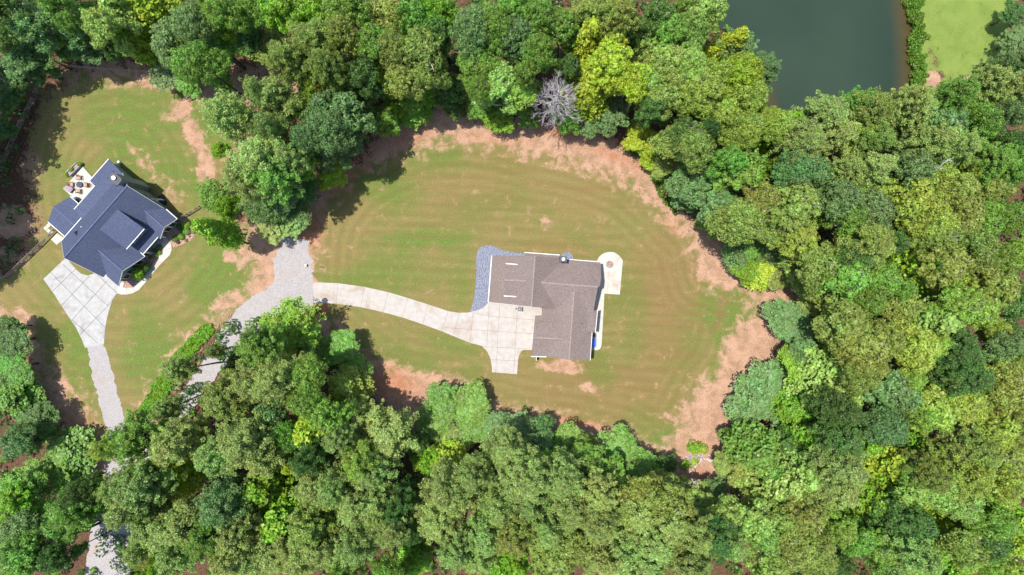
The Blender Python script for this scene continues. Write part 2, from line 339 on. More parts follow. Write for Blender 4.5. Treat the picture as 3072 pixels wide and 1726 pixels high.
def ground_mat():
    t = NT('lawn_and_red_clay', .95, .1)
    n_f = t.noise(3.2, 5, .7); n_m = t.noise(.55, 5, .62, dist=.4); n_b = t.noise(.09, 3); n_v = t.noise(9, 2)
    wob = t.math('ADD', t.ramp(n_m, .25, .75, -.34, .34), t.ramp(n_f, .25, .75, -.22, .22))
    litter = t.mix(t.ramp(n_f, .35, .65), rgb(64, 46, 36), rgb(112, 82, 66))
    litter = t.mix(t.ramp(n_m, .5, .66, 0, .6), litter, rgb(60, 74, 34))
    cl = t.mix(t.ramp(n_f, .3, .7), rgb(158, 122, 98), rgb(190, 156, 131))
    cl = t.mix(t.ramp(n_m, .4, .6, 0, .7), cl, rgb(138, 106, 84))
    cl = t.mix(t.math('MULTIPLY', t.attr('deep'), t.ramp(n_m, .3, .6, .5, 1)), cl, rgb(164, 98, 68))
    cl = t.mix(t.ramp(t.noise(.9, 5, .7, dist=.3), .57, .68, 0, .6), cl, rgb(104, 104, 54))
    cl = t.mix(t.ramp(n_v, .4, .65, 0, .4), cl, rgb(124, 92, 72)); cl = t.mix(t.ramp(t.noise(6, 3, .7), .52, .7, 0, .5), cl, rgb(206, 180, 158))
    cm = t.ramp(t.math('ADD', t.attr('clay'), wob), .4, .62)
    c = t.mix(cm, litter, cl)
    # turf: dry tan and green, with faint mowing streaks
    st1 = t.noise(.9, 3, .6, stretch=(.07, 1, 1), rot=R(4)); st2 = t.noise(.8, 3, .6, stretch=(.06, 1, 1), rot=R(-40))
    g = t.math('ADD', t.attr('green'), t.ramp(n_b, .35, .65, -.26, .32))
    g = t.math('ADD', g, t.ramp(st1, .3, .7, -.2, .2)); g = t.math('ADD', g, t.ramp(n_m, .25, .75, -.25, .25))
    g = t.math('ADD', g, t.ramp(n_f, .3, .7, -.12, .12))
    tan = t.mix(t.ramp(n_f, .3, .7), rgb(118, 105, 62), rgb(143, 128, 83))
    grn = t.mix(t.ramp(n_f, .3, .7), rgb(78, 102, 40), rgb(106, 130, 58))
    gc = t.mix(t.ramp(g, -.05, .55), tan, grn)
    rr = t.math('ADD', t.attr('red'), t.ramp(st1, .35, .65, -.25, .25))
    gc = t.mix(t.math('MULTIPLY', t.ramp(rr, .0, .8, 0, .85), t.ramp(n_m, .2, .6, .6, 1)), gc, rgb(132, 97, 68))
    gc = t.mix(t.math('MULTIPLY', t.attr('grass'), t.ramp(t.noise(.35, 5, .7), .6, .74, 0, .55)), gc, rgb(160, 130, 94))
    mw = t.math('MULTIPLY', t.attr('mow'), t.ramp(t.noise(.12, 3), .3, .55, .1, .6))
    gc = t.mix(t.ramp(mw, -.5, .5, 0, .34), gc, rgb(98, 90, 52))
    gc = t.mix(t.math('MULTIPLY', t.attr('lush'), t.ramp(n_m, .2, .6, .7, 1)), gc, t.mix(t.ramp(t.noise(.3, 4), .35, .65), rgb(122, 142, 66), rgb(106, 130, 56)))
    gc = t.mix(t.ramp(n_v, .35, .65, 0, .38), gc, rgb(72, 74, 36))
    gc = t.mix(t.ramp(t.noise(5.5, 3, .7), .48, .68, 0, .3), gc, rgb(158, 148, 98))
    gm = t.ramp(t.math('ADD', t.attr('grass'), t.math('MULTIPLY', wob, 1.7)), .28, .72)
    c = t.mix(gm, c, gc); t.col(c).bump(n_f, .35, .06); return t.m
tag(link('ground', gme, ground_mat()), kind='structure')

# pond
wg = [(x, y) for x in np.arange(20, 90, 1.0) for y in np.arange(25, 98, 1.0)]
wx, wy = np.meshgrid(np.arange(18, 92, .8), np.arange(24, 100, .8)); wm = arr_mesh('pond', np.stack([wx, wy, np.full(wx.shape, -.55)], -1).reshape(-1, 3),
    (lambda i: np.stack([i[:-1, :-1], i[:-1, 1:], i[1:, 1:], i[1:, :-1]], -1).reshape(-1, 4))(np.arange(wx.size).reshape(wx.shape)))
sd = sdf(wx, wy, pond)
keep = (sd > -2.2).ravel(); bm = bmesh.new(); bm.from_mesh(wm); bm.verts.ensure_lookup_table()
bmesh.ops.delete(bm, geom=[v for v in bm.verts if not keep[v.index]], context='VERTS'); 
bm.verts.ensure_lookup_table(); edge = []
for v in bm.verts:
    i = int(round((v.co.y - 24) / .8)); j = int(round((v.co.x - 18) / .8)); edge.append(float(np.clip(1 - sd[i, j] / 3.2, 0, .8)) if v.co.x > 45 else 0.0)
bm.to_mesh(wm); bm.free(); wm.update()
wm.attributes.new('edge', 'FLOAT', 'POINT').data.foreach_set('value', edge)
tag(link('pond', wm, M['water']), kind='structure')

# gravel lanes
def lane(pts, w, name='gravel_road', z=.008, seed=3, mat='gravel_road'):
    c = smooth(XY(D, pts), 6, False); L, Rr = [], []
    ws = np.interp(np.linspace(0, 1, len(c)), np.linspace(0, 1, len(w)), w)
    for i, p in enumerate(c):
        a, b = Vector(c[max(i - 1, 0)]), Vector(c[min(i + 1, len(c) - 1)]); d = (b - a).normalized(); n = Vector((-d.y, d.x)) * ws[i] / 2
        L.append(tuple(Vector(p) + n)); Rr.append(tuple(Vector(p) - n))
    rn = random.Random(seed); vs, fs = [], []; e1_ = e2_ = 0.0
    for i in range(len(c) - 1):
        for j in range(4):      # a strip of cross sections with wandering edges
            t = j / 4; a, b = Vector(L[i]).lerp(Vector(L[i + 1]), t), Vector(Rr[i]).lerp(Vector(Rr[i + 1]), t); d = (a - b).normalized()
            e1_ = max(-.4, min(.4, e1_ * .8 + rn.uniform(-.16, .16))); e2_ = max(-.4, min(.4, e2_ * .8 + rn.uniform(-.16, .16))); a = a + d * e1_; b = b - d * e2_; zz_ = z + len(vs) * 4e-5; vs += [(*a, zz_), (*b, zz_)]
    n = len(vs) // 2; me = bpy.data.meshes.new(name); me.from_pydata(vs, [], [(2 * i, 2 * i + 1, 2 * i + 3, 2 * i + 2) for i in range(n - 1)]); me.update()
    return tag(link(name, me, M[mat]), kind='structure')
lane([(240,868),(255,935),(272,1000),(288,1060),(298,1100),(300,1160),(292,1240),(280,1320),(275,1400),(270,1500)], [3.0,3.3,3.5,3.8,4,5,6,7,7.5,8])
lane([(742,600),(738,650),(738,700),(735,735),(700,758),(655,780),(610,815),(560,880),(505,960),(440,1060),(380,1150),(320,1230),(285,1310)], [4.6,5.4,5.8,6.0,6.0,5.6,4.8,3.8,3.6,3.6,3.6,4,4.5], z=.02, seed=5)
flat_p = smooth(XY(D, [(694,640),(740,614),(780,632),(787,700),(788,768),(745,786),(700,770),(688,720)]), 4)
tag(flat('gravel_road', ragged(flat_p, .4, .34, 8), .036, M['gravel_road']), kind='structure')

# driveway of the brown-roofed house
N = lambda l: [tuple(P(*p))[:2] for p in l]
dw = N([(940,849),(962,848),(1013,850),(1093,861),(1165,877),(1225,895),(1285,914),(1345,934),(1376,939),(1404,938),(1428,933),(1448,925),(1464,910),(1470,895),(1625,900),(1610,1051),(1571,1050),(1564,1054),(1557,1067),(1554,1083),(1551,1123),(1476,1117),(1475,1097),(1471,1074),(1461,1054),(1445,1038),(1407,1028),(1361,1009),(1325,994),(1267,973),(1208,953),(1150,937),(1083,922),(1010,911.6),(978,910),(943.5,912)])
d1 = tag(slab('driveway', dw, .04, M['concrete']), kind='structure')
J = [((1014,850),(1008,911)),((1093,861),(1083,921)),((1165,877),(1150,937)),((1224,895),(1207,953)),((1285,914),(1268,972)),((1345,934),(1325,994)),((1378,941),(1360,1007)),((1420,938),(1409,1028)),((1468,909),(1460,1041)),((1500,910),(1487,1118)),((1552,935),(1541,1122)),((1467,949),(1603,960)),((1420,938),(1467,949)),((1332,983),(1602,1002)),((1447,1040),(1585,1047)),((1474,1079),(1554,1083))]
strips('control_joint', [tuple(N(j)) for j in J], .045, M['joint'], d1, .055)
# driveway of the blue-roofed house
z4 = lambda l: [tuple(Z4(*p))[:2] for p in l]
lw = z4([(525,5),(560,55),(600,100),(640,135),(690,150),(735,138),(770,108),(870,90),(960,180),(980,200),(925,293),(885,350),(860,430),(838,520),(828,600),(822,688),(672,720),(645,650),(600,560),(520,440),(430,300),(343,178)])
d2 = tag(slab('driveway', lw, .04, M['concrete_grey']), kind='structure')
J = [((400,125),(828,557)),((495,60),(855,392)),((570,500),(775,687)),((765,140),(925,290)),((600,97),(415,275)),((710,150),(485,388)),((850,190),(568,502)),((920,295),(850,392)),((850,392),(635,615))]
strips('control_joint', [tuple(z4(j)) for j in J], .045, M['joint_dark'], d2, .075)
# front walk of the blue-roofed house
wk = N([(355,850),(352,880),(365,884),(380,884),(399,880),(417,870),(437,847),(474,802),(494,781),(510,765),(515,750),(514,733.5),(509,723.6),(498,713.6),(479,705),(462,714),(484,732),(490,745),(488,761),(470,777),(432,830.5),(397,863),(381,864),(368,862),(374,848)])
w1 = tag(slab('front_walk', wk, .045, M['concrete_white']), kind='structure')
strips('control_joint', [tuple(N(j)) for j in [((397,864),(408,876)),((432,831),(444,842)),((470,778),(486,793)),((489,752),(514,744)),((380,864),(379,884)),((452,803),(466,814))]], .05, M['joint'], w1, .05)
tag(flat('mulch_bed', ragged(N([(376,850),(370,861),(381,863),(397,862),(431,829),(469,776),(487,760),(489,745),(483,733),(462,716),(420,770),(385,820)]), .4, .06, 2), .012, M['mulch']), kind='structure')
tag(flat('mulch_bed', ragged(N([(490,712),(511.7,726),(517.8,742.5),(536,737),(554,729),(569.5,721),(584.7,707.5),(586,697),(575.6,666),(557,655),(533,660)]), .4, .12, 7), .012, M['mulch']), kind='structure')
tag(flat('mulch_bed', ragged([(P(958,931).x + 1.35 * math.cos(t * .4), P(958,931).y + 1.35 * math.sin(t * .4)) for t in range(16)], .3, .16, 9), .012, M['redmulch']), kind='structure')
# rear patio of the blue-roofed house, raised on a low wall
pt = [tuple(Z1(*p))[:2] for p in [(450,178),(245,402),(420,560),(600,520),(620,370)]]
p1 = tag(slab('patio', pt, .18, M['concrete_white']), kind='structure')
strips('control_joint', [tuple(tuple(Z1(*q))[:2] for q in ((420,455),(350,545)))], .185, M['joint'], p1, .04)
# gravel beds and patio of the brown-roofed house
gb = [tuple(Z2(*p))[:2] for p in [(58,750),(80,705),(100,650),(118,560),(128,450),(134,320),(135,200),(140,145),(160,95),(195,65),(245,54),(300,60),(360,85),(430,112),(520,128),(660,140),(700,210),(320,230),(280,650),(255,658),(200,705),(130,738)]]
tag(flat('gravel_bed', ragged(gb, .5, .04, 4), .03, M['gravel']), kind='structure')
cc = Z2(1070, 192)
tag(flat('gravel_bed', [(cc.x + 1.12 * math.cos(t * .3), cc.y + 1.12 * math.sin(t * .3)) for t in range(21)], .03, M['gravel']), kind='structure')
pc = [tuple(Z2(*p))[:2] for p in [(1340,300),(1385,212),(1400,178),(1435,148),(1475,131),(1515,125),(1560,131),(1605,158),(1632,190),(1647,215),(1632,400),(1616,566),(1457,556),(1445,800),(1430,1060),(1424,1105),(1410,1128),(1385,1140),(1290,1138),(1290,960),(1330,720)]]
p2 = tag(slab('patio', pc, .05, M['concrete_white']), kind='structure')
strips('control_joint', [tuple(tuple(Z2(*q))[:2] for q in j) for j in [((1500,320),(1492,555)),((1380,547),(1457,552)),((1385,800),(1445,803)),((1372,960),(1436,965))]], .055, M['joint'], p2, .035)
THIN = 0.36
# ------------------------------------------------------------ building helpers
def settle(root, *objs):        # world-space meshes become children of root
    T = Matrix.Translation(-root.location)
    for o in objs:
        o.data.transform(T); o.parent = root
    return objs[0] if len(objs) == 1 else objs
def roof(planes, mat, th=.16, name='roof'):
    m = MB()
    for p in planes:
        p = [Vector(q) for q in p]; n = len(p)
        nz = sum(p[i].x * p[(i + 1) % n].y - p[(i + 1) % n].x * p[i].y for i in range(n))
        if nz < 0: p = p[::-1]
        m.add(p + [q - Vector((0, 0, th)) for q in p], [list(range(n)), list(range(n, 2 * n))[::-1]] + [(i, n + i, n + (i + 1) % n, (i + 1) % n) for i in range(n)])
    return m.build(name, mat)
def walls(rect, planes, mat, name='wall', base=0.0, gap=.15):
    vs, fs = [], []
    for p in planes:
        n0 = len(vs); vs += [Vector(q) for q in p]; fs += [(n0, n0 + i, n0 + i + 1) for i in range(1, len(p) - 1)]
    bv = BVHTree.FromPolygons(vs, fs); m = MB(); last = 3.0
    for i in range(len(rect)):
        a, b = Vector(rect[i]), Vector(rect[(i + 1) % len(rect)]); L = (b - a).length; k = max(2, int(L / .2)); tops = []
        for j in range(k + 1):
            q = a.lerp(b, j / k); h = bv.ray_cast(Vector((q.x, q.y, 60)), Vector((0, 0, -1)))[0]
            if h is not None: last = h.z - gap
            tops.append((q.x, q.y, last))
        lo = [(t[0], t[1], base) for t in tops]
        m.add(tops + lo, [(j, j + 1, k + 1 + j + 1, k + 1 + j) for j in range(k)])
    return m.build(name, mat)
def gutter(a, b, mat=None, w=.13, h=.13): return MB().beam(a, b, w, h).build('gutter', mat or M['white'])

# ------------------------------------------------------------ the blue-roofed house
TH = R(48.7); A2 = Vector((math.cos(TH), math.sin(TH), 0)); B2 = Vector((math.sin(TH), -math.cos(TH), 0))
def L(a, b, z=0.0): q = A2 * a + B2 * b; return Vector((q.x, q.y, z))
def L2(a, b): q = L(a, b); return (q.x, q.y)
def rect(a0, a1, b0, b1): return [L2(a0, b0), L2(a1, b0), L2(a1, b1), L2(a0, b1)]
house = empty('house', L(-37, -58.5)); tag(house, 'two-storey house with a slate blue shingle roof and grey siding beside the left driveway', 'house')
a0, a1, br = -44.7, -29.1, -58.3
PM = [[L(a0, br, 8.3), L(a1, br, 8.3), L(a1, -62.5, 4.1), L(-39.4, -62.5, 4.1), L(-39.4, -62.9, 3.7), L(a0, -62.9, 3.7)],
      [L(-39.4, -62.5, 4.1), L(a1, -62.5, 4.1), L(a1, -66.5, 2.9), L(-34, -66.5, 2.9), L(-34, -65.0, 3.35), L(-39.4, -65.0, 3.35)],
      [L(a0, br, 8.3), L(a1, br, 8.3), L(a1, -53.6, 3.6), L(-33.0, -53.6, 3.6), L(-33.0, -54.2, 4.2), L(-37.9, -54.2, 4.2), L(-37.9, -53.6, 3.6), L(a0, -53.6, 3.6)],
      [L(-38.2, -54.2, 4.2), L(-32.8, -54.2, 4.2), L(-33.4, -51.3, 3.2), L(-37.4, -51.3, 3.2)]]
PL = [[L(-40.9, -56.0, 6), L(-40.9, -50.7, 6), L(-44.25, -50.7, 3.3), L(-44.25, -53.3, 3.3)],
      [L(-40.9, -56.0, 6), L(-40.9, -50.7, 6), L(-37.5, -50.7, 3.3), L(-37.5, -53.3, 3.3)]]
PR = [[L(-31.1, -55.0, 5.05), L(-31.1, -50.7, 5.05), L(-33.4, -50.7, 3.35), L(-33.4, -53.35, 3.35)],
      [L(-31.1, -55.0, 5.05), L(-31.1, -50.7, 5.05), L(-29.0, -50.7, 3.5), L(-29.0, -53.45, 3.5)]]
PD = [[L(-37.7, -57.4, 7.43), L(-33.2, -57.4, 7.43), L(-33.2, -52.7, 6.0), L(-37.7, -52.7, 6.0)]]
PW = [[L(-41.3, -68.0, 3.4), L(-41.3, -62.3, 3.4), L(-38.45, -62.3, 2.7), L(-38.45, -67.4, 2.7)],
      [L(-41.3, -68.0, 3.4), L(-41.3, -62.3, 3.4), L(-44.1, -62.3, 2.7), L(-44.1, -67.4, 2.7)]]
settle(house, roof(PM + PL + PR + PD + PW, M['roof_blue']))
for rc, pl, mt in ((rect(-44.3, -29.5, -62.3, -53.9), PM[:1] + PM[2:3], 'siding_grey'), (rect(-39.0, -34.3, -64.5, -62.4), PM[1:2], 'siding_grey'), (rect(-33.7, -29.5, -66.1, -62.4), PM[1:2], 'siding_grey'),
                   (rect(-43.8, -37.9, -54.0, -51.5), PL, 'siding_grey'), (rect(-33.0, -29.5, -54.0, -51.5), PR, 'siding_grey'), (rect(-37.4, -33.5, -57.0, -53.1), PD, 'siding_grey'), (rect(-43.7, -38.9, -67.0, -62.4), PW, 'siding_grey')):
    settle(house, walls(rc, pl, M[mt]))
for g in ((L(-44.7, -62.98, 3.62), L(-39.4, -62.98, 3.62)), (L(-34, -66.58, 2.8), L(a1, -66.58, 2.8)), (L(-39.4, -65.08, 3.25), L(-34, -65.08, 3.25)), (L(-37.7, -52.62, 5.9), L(-33.2, -52.62, 5.9)),
          (L(-37.4, -51.22, 3.1), L(-33.5, -51.22, 3.1)), (L(-28.93, -53.2, 3.4), L(-28.93, -50.7, 3.4)), (L(-37.42, -52.1, 3.25), L(-37.42, -50.7, 3.25)), (L(-38.37, -67.4, 2.6), L(-38.37, -64.9, 2.6)), (L(-44.18, -67.4, 2.6), L(-44.18, -62.9, 2.6))):
    settle(house, gutter(*g))
def rake(a, b): return MB().beam(a, b, .05, .2).build('rake_board', M['white'])
for g in ((L(-40.9, -50.66, 5.9), L(-44.25, -50.66, 3.2)), (L(-40.9, -50.66, 5.9), L(-37.5, -50.66, 3.2)), (L(-31.1, -50.66, 4.95), L(-33.4, -50.66, 3.25)), (L(-31.1, -50.66, 4.95), L(-29.0, -50.66, 3.4)), (L(a1 + .04, br, 8.2), L(a1 + .04, -62.5, 4.0)), (L(a1 + .04, br, 8.2), L(a1 + .04, -53.6, 3.5)), (L(a0 - .04, br, 8.2), L(a0 - .04, -53.6, 3.5)), (L(a0 - .04, br, 8.2), L(a0 - .04, -62.9, 3.6))):
    settle(house, rake(*g))
def gable_panel(ac, hw, z0, zt, b, rise):
    t = (zt - z0) / rise
    m = MB(); q = [L(ac - hw, b, z0), L(ac + hw, b, z0), L(ac, b, zt)]; m.add(q + [v - B2 * .05 for v in q], [(0, 1, 2), (3, 5, 4), (0, 3, 4, 1), (1, 4, 5, 2), (2, 5, 3, 0)])
    return m.build('gable_shingles', M['siding_dark'])
settle(house, gable_panel(-40.9, 2.9, 3.45, 5.75, -51.44, .8), gable_panel(-31.2, 1.75, 3.5, 4.8, -51.44, .75))
def window(ac, zc, b, w=.95, h=1.5, shut=False):
    o = MB(); o.add(*(lambda bx: bx)(obox(ac, zc, b, w + .24, h + .24, .1))); f = o.build('window', M['white'])
    p = MB(); p.add(*obox(ac, zc + h * .25 + .02, b + .06, w * .92, h * .46, .03)); p.add(*obox(ac, zc - h * .25 - .02, b + .06, w * .92, h * .46, .03)); g = p.build('pane', M['glass'])
    settle(house, f); g.data.transform(Matrix.Translation(-house.location)); g.parent = f
def obox(ac, zc, b, w, h, t):
    vs = [L(ac + i * w / 2, b + j * t / 2, zc + k * h / 2) for k in (-1, 1) for j in (-1, 1) for i in (-1, 1)]
    return vs, [(0, 2, 3, 1), (4, 5, 7, 6), (0, 1, 5, 4), (2, 6, 7, 3), (0, 4, 6, 2), (1, 3, 7, 5)]
def shutter(ac, zc, b, h=1.6): settle(house, MB().add(*obox(ac, zc, b, .42, h, .06)).build('shutter', M['black_metal']))
for c in (-31.75, -30.65): window(c, 1.75, -51.45, .85, 1.5)
for c in (-32.65, -29.8): shutter(c, 1.75, -51.44)
for c in (-42.6, -39.4):
    window(c, 1.7, -51.45, 1.0, 1.5)
    for s in (-.9, .9): shutter(c + s, 1.7, -51.44)
window(-41.0, 4.35, -51.38, .6, .8)
for c in (-36.0, -34.9): window(c, 5.0, -53.05, .7, .75)
for c in (-36.85, -34.05): shutter(c, 5.0, -53.04, .9)
window(-34.6, 1.7, -53.85, .9, 1.6)
settle(house, MB().add(*obox(-36.2, 1.1, -53.84, 1.0, 2.1, .08)).build('front_door', M['black_metal']))
for a, b in ((-37.2, -51.6), (-33.5, -51.6)): settle(house, MB().box(tuple(L(a, b, 1.5)), (.28, .28, 3.0), TH).build('porch_column', M['white']))
settle(house, MB().prism(rect(-37.8, -33.2, -53.8, -51.4), 0, .15).build('porch_floor', M['concrete_grey']))
ns = MB(); vs_, fs_ = obox(0, 0, 0, 1, 1, 1)
def sidebox(a, b, z, w, h, t=.08): return MB().add([L(a + i * t / 2, b + j * w / 2, z + k * h / 2) for k in (-1, 1) for j in (-1, 1) for i in (-1, 1)], fs_)
f = sidebox(-29.47, -57.2, 5.2, .75, 1.3).build('window', M['white']); settle(house, f)
g = sidebox(-29.42, -57.2, 5.2, .6, 1.12).build('pane', M['glass']); g.data.transform(Matrix.Translation(-house.location)); g.parent = f
ch = settle(house, MB().prism(rect(-29.8, -28.7, -60.9, -59.2), 0, 9.0).build('chimney', M['siding_grey']))
cp = MB().prism(rect(-29.95, -28.55, -61.05, -59.05), 9.0, 9.18)
for q in ((-29.9, -61.0), (-28.6, -61.0), (-29.9, -59.1), (-28.6, -59.1)): cp.box(tuple(L(*q, 9.35)), (.08, .08, .35), TH)
cp = cp.build('chimney_cap', M['black_metal']); cp.data.transform(Matrix.Translation(-house.location)); cp.parent = ch
fl = MB().tube([L(-29.25, -60.2, 9.15), L(-29.25, -60.2, 9.5), L(-29.25, -60.2, 9.52)], [.3, .3, .36], 14).build('flue', M['steel']); fl.data.transform(Matrix.Translation(-house.location)); fl.parent = ch
for x, y, h in ((595, 663, 6.6), (430, 797, 5.6), (820, 405, 6.6)):
    q = Z1(x, y, h); settle(house, MB().tube([q - Vector((0, 0, .5)), q + Vector((0, 0, .12))], [.11, .11], 8).build('vent_pipe', M['steel']))
q = L(-41.2, -60.6); zz = 8.3 - 2.3
settle(house, MB().add([L(-41.6, -60.9, 5.68), L(-40.8, -60.9, 5.68), L(-40.8, -60.0, 6.58), L(-41.6, -60.0, 6.58), L(-41.2, -60.95, 6.4), L(-41.2, -59.85, 6.75)], [(0, 1, 4), (1, 2, 5, 4), (0, 4, 5, 3), (2, 3, 5)]).build('roof_vent', M['navy']))

def ridge(a, b, m): return MB().beam(a, b, .22, .04).build('ridge_cap', M[m])
for g in ((L(a0, br, 8.31), L(a1, br, 8.31)), (L(-40.9, -56.0, 6.02), L(-40.9, -50.7, 6.02)), (L(-31.1, -55.0, 5.07), L(-31.1, -50.7, 5.07)), (L(-41.3, -68.0, 3.42), L(-41.3, -63.1, 3.42))): settle(house, ridge(*g, 'ridge_blue'))

# ------------------------------------------------------------ the brown-roofed house
RC = R(3.5); e1 = Vector((math.cos(RC), -math.sin(RC), 0)); e2 = Vector((math.sin(RC), math.cos(RC), 0))
hc = Z2(900, 620); hb = empty('house', hc); tag(hb, 'rambling house with a brown-grey shingle roof in the middle of the big lawn', 'house')
def pl(l): return [Z2(*p) for p in l]
Q1 = [pl([(297,165,3.5),(262,640,3.5),(705,690,8.5),(740,167,8.5)]), pl([(740,167,8.5),(1000,190,5.6),(1010,243,5.5),(805,440,7.62),(953,712,5.9),(705,690,8.5)])]
Q2 = [pl([(805,440,7.6),(1010,243,5.5),(1005,198,5.1),(1418,232,5.1),(1425,400,6.75),(1412,475,7.5),(1390,488,7.6)]),
      pl([(805,440,7.6),(1390,488,7.6),(1345,738,5.75),(1278,705,6.04),(1145,530,7.2),(953,712,5.8)])]
Q3 = [pl([(1145,530,7.2),(953,712,5.8),(812,705,4.6),(808,778,4.45),(742,778,4.1),(705,1198,4.1),(860,1202,5.1),(1092,1240,7.2)]),
      pl([(1145,530,7.2),(1092,1240,7.2),(1308,1245,5.5),(1328,957,5.5),(1275,955,5.98),(1278,705,6.04)])]
Q4 = [pl([(1278,705,6.06),(1345,735,5.85),(1385,722,5.6),(1362,955,5.6),(1275,955,6.02)])]
QG = [pl([(725,1008,6.3),(1020,1024,6.45),(860,1202,5.15),(700,1200,4.9)]), pl([(725,1008,6.3),(1020,1024,6.45),(905,850,5.55),(738,838,4.95)])]
QD = [pl([(430,250,6.7),(565,258,6.7),(655,425,7.85),(425,415,7.85)]), pl([(425,415,7.85),(655,425,7.85),(550,582,6.7),(415,575,6.7)])]
QN = [pl([(633,134,4.4),(998,161,4.4),(1000,202,4.75),(640,178,4.75)])]
settle(hb, roof(Q1 + Q2 + Q3 + Q4 + QG + QD + QN, M['roof_brown']))
for g in ((Z2(740,167,8.51), Z2(705,690,8.51)), (Z2(805,440,7.62), Z2(1390,488,7.62)), (Z2(1145,530,7.22), Z2(1092,1240,7.22)), (Z2(725,1008,6.42), Z2(1020,1024,6.5)), (Z2(425,415,7.86), Z2(655,425,7.86))): settle(hb, ridge(*g, 'ridge_brown'))
def loc_rect(pts, l, r, b, t):
    xs_ = [Z2(*p).dot(e1) for p in pts]; ys_ = [Z2(*p).dot(e2) for p in pts]
    x0, x1, y0, y1 = min(xs_) + l, max(xs_) - r, min(ys_) + b, max(ys_) - t
    return [tuple((e1 * x + e2 * y).xy) for x, y in ((x0, y0), (x1, y0), (x1, y1), (x0, y1))]
settle(hb, walls(loc_rect([(297,165,3.5),(262,640,3.5),(953,712,5.9),(1000,190,5.6)], .4, .4, .45, .4), Q1, M['siding_tan']))
settle(hb, walls(loc_rect([(1000,205,5.1),(1345,738,5.9),(1385,490,7.6),(1380,232,5.1)], 0, .55, .2, .4), Q2, M['siding_dark']))
settle(hb, walls(loc_rect([(742,778,4.1),(705,1198,4.1),(1328,957,5.5),(1308,1245,5.5)], .6, .4, .4, .3), Q3, M['siding_tan']))
settle(hb, walls(loc_rect([(1240,740,5.6),(1362,955,5.6)], 0, .8, .3, 0), Q4 + Q3, M['siding_tan']))
settle(hb, walls(loc_rect([(428,262,6.7),(640,262,6.7),(425,565,6.7)], .15, .5, .2, .2), QD + Q1, M['white']))
settle(hb, walls(loc_rect([(728,850,6),(705,1190,6),(900,1190,6)], .35, .2, .3, .3), QG + Q3, M['siding_tan']))
for g, w in ((((295,163,3.42),(258,642,3.42)), .2), (((440,246,6.6),(560,257,6.6)), .22), (((418,577,6.6),(548,586,6.6)), .22), (((632,131,4.32),(998,158,4.32)), .16), (((1070,203,5.0),(1418,229,5.0)), .16), (((1386,722,5.52),(1363,957,5.52)), .15), (((1330,957,5.42),(1309,1246,5.42)), .13), (((700,1205,4.82),(858,1208,5.05)), .14)):
    settle(hb, gutter(Z2(*g[0]), Z2(*g[1]), None, w, .14))
settle(hb, MB().prism([tuple(Z2(*q))[:2] for q in ((740,700),(812,704),(809,776),(740,772))], 0, .2).build('side_stoop', M['concrete']))
settle(hb, MB().beam(Z2(740,775,2.8), Z2(810,777,2.8), .12, .12).beam(Z2(810,777,2.8), Z2(810,735,2.8), .12, .12).build('stoop_trim', M['white']))
for q in ((745, 772), (806, 774)): settle(hb, MB().beam(Z2(*q, 0.2), Z2(*q, 0.2) + Vector((0, 0, 2.6)), .12, .12).build('stoop_post', M['white']))
cx = Z2(1033, 200, 7.6); c0 = Z2(1033, 200, 7.6)
chm = settle(hb, MB().box((c0.x, c0.y, 3.8), (1.0, .85, 7.6), -RC).build('chimney', M['siding_dark']))
o = MB().box((c0.x, c0.y, 7.66), (1.15, 1.0, .12), -RC)
for i in (-1, 1):
    for j in (-1, 1): o.box((c0.x + i * .5, c0.y + j * .42, 7.85), (.07, .07, .3), -RC)
o = o.build('chimney_cap', M['black_metal']); o.data.transform(Matrix.Translation(-hb.location)); o.parent = chm
o = MB().tube([(c0.x, c0.y, 7.7), (c0.x, c0.y, 8.05)], [.28, .28], 14).build('flue', M['steel']); o.data.transform(Matrix.Translation(-hb.location)); o.parent = chm
for x, y, h in ((740, 530, 8.15), (1013, 665, 6.3), (1222, 865, 6.5)):
    q = Z2(x, y, h); settle(hb, MB().tube([q - Vector((0, 0, .5)), q + Vector((0, 0, .25))], [.09, .09], 8).build('vent_pipe', M['black_metal']))
for x0_ in (860, 1120):        # garage doors under the west eave
    a_, b_ = Z2(752, x0_, 0), Z2(740, x0_ + 115, 0)
    a_ = a_ + e1 * .15; b_ = b_ + e1 * .15
    settle(hb, MB().beam(a_ + Vector((0, 0, 1.2)), b_ + Vector((0, 0, 1.2)), .08, 2.3).build('garage_door', M['white']))
wn = Z2(1362, 620)
for yy in (560, 640):
    q = Z2(1352, yy); q = Vector((q.x, q.y, 1.9)); f = MB().box(tuple(q), (.14, 1.1, 1.5), -RC).build('window', M['white']); settle(hb, f)
    g = MB().box((q.x + .07, q.y, q.z), (.04, .95, 1.3), -RC).build('pane', M['glass']); g.data.transform(Matrix.Translation(-hb.location)); g.parent = f

# ------------------------------------------------------------ fences
def fence(pts, label, h=1.35, bay=2.6):
    W_ = [P(*p) if isinstance(p, tuple) else p for p in pts]; root = empty('fence', W_[0]); tag(root, label, 'fence', 'split-rail fences round the blue-roofed house'); o_ = W_[0]
    for i in range(len(W_) - 1):
        a, b = W_[i] - o_, W_[i + 1] - o_; n = max(1, round((b - a).length / bay)); d = (b - a) / n
        for k in range(n + (1 if i == len(W_) - 2 else 0)):
            p = a + d * k; MB().box((p.x, p.y, (h + .1) / 2), (.14, .14, h + .1), math.atan2(d.y, d.x)).build('post', M['timber'], root)
        for k in range(n):
            p, q = a + d * k, a + d * (k + 1); m = MB(); z = Vector((0, 0, 1))
            for t in (.3, .62, 1.0): m.beam(p + z * h * t, q + z * h * t, .05, .11)
            m.beam(p + z * .35, q + z * h * .97, .045, .1); m.beam(p + z * h * .97, q + z * .35, .045, .1)
            m.build('rail_panel', M['timber'], root)
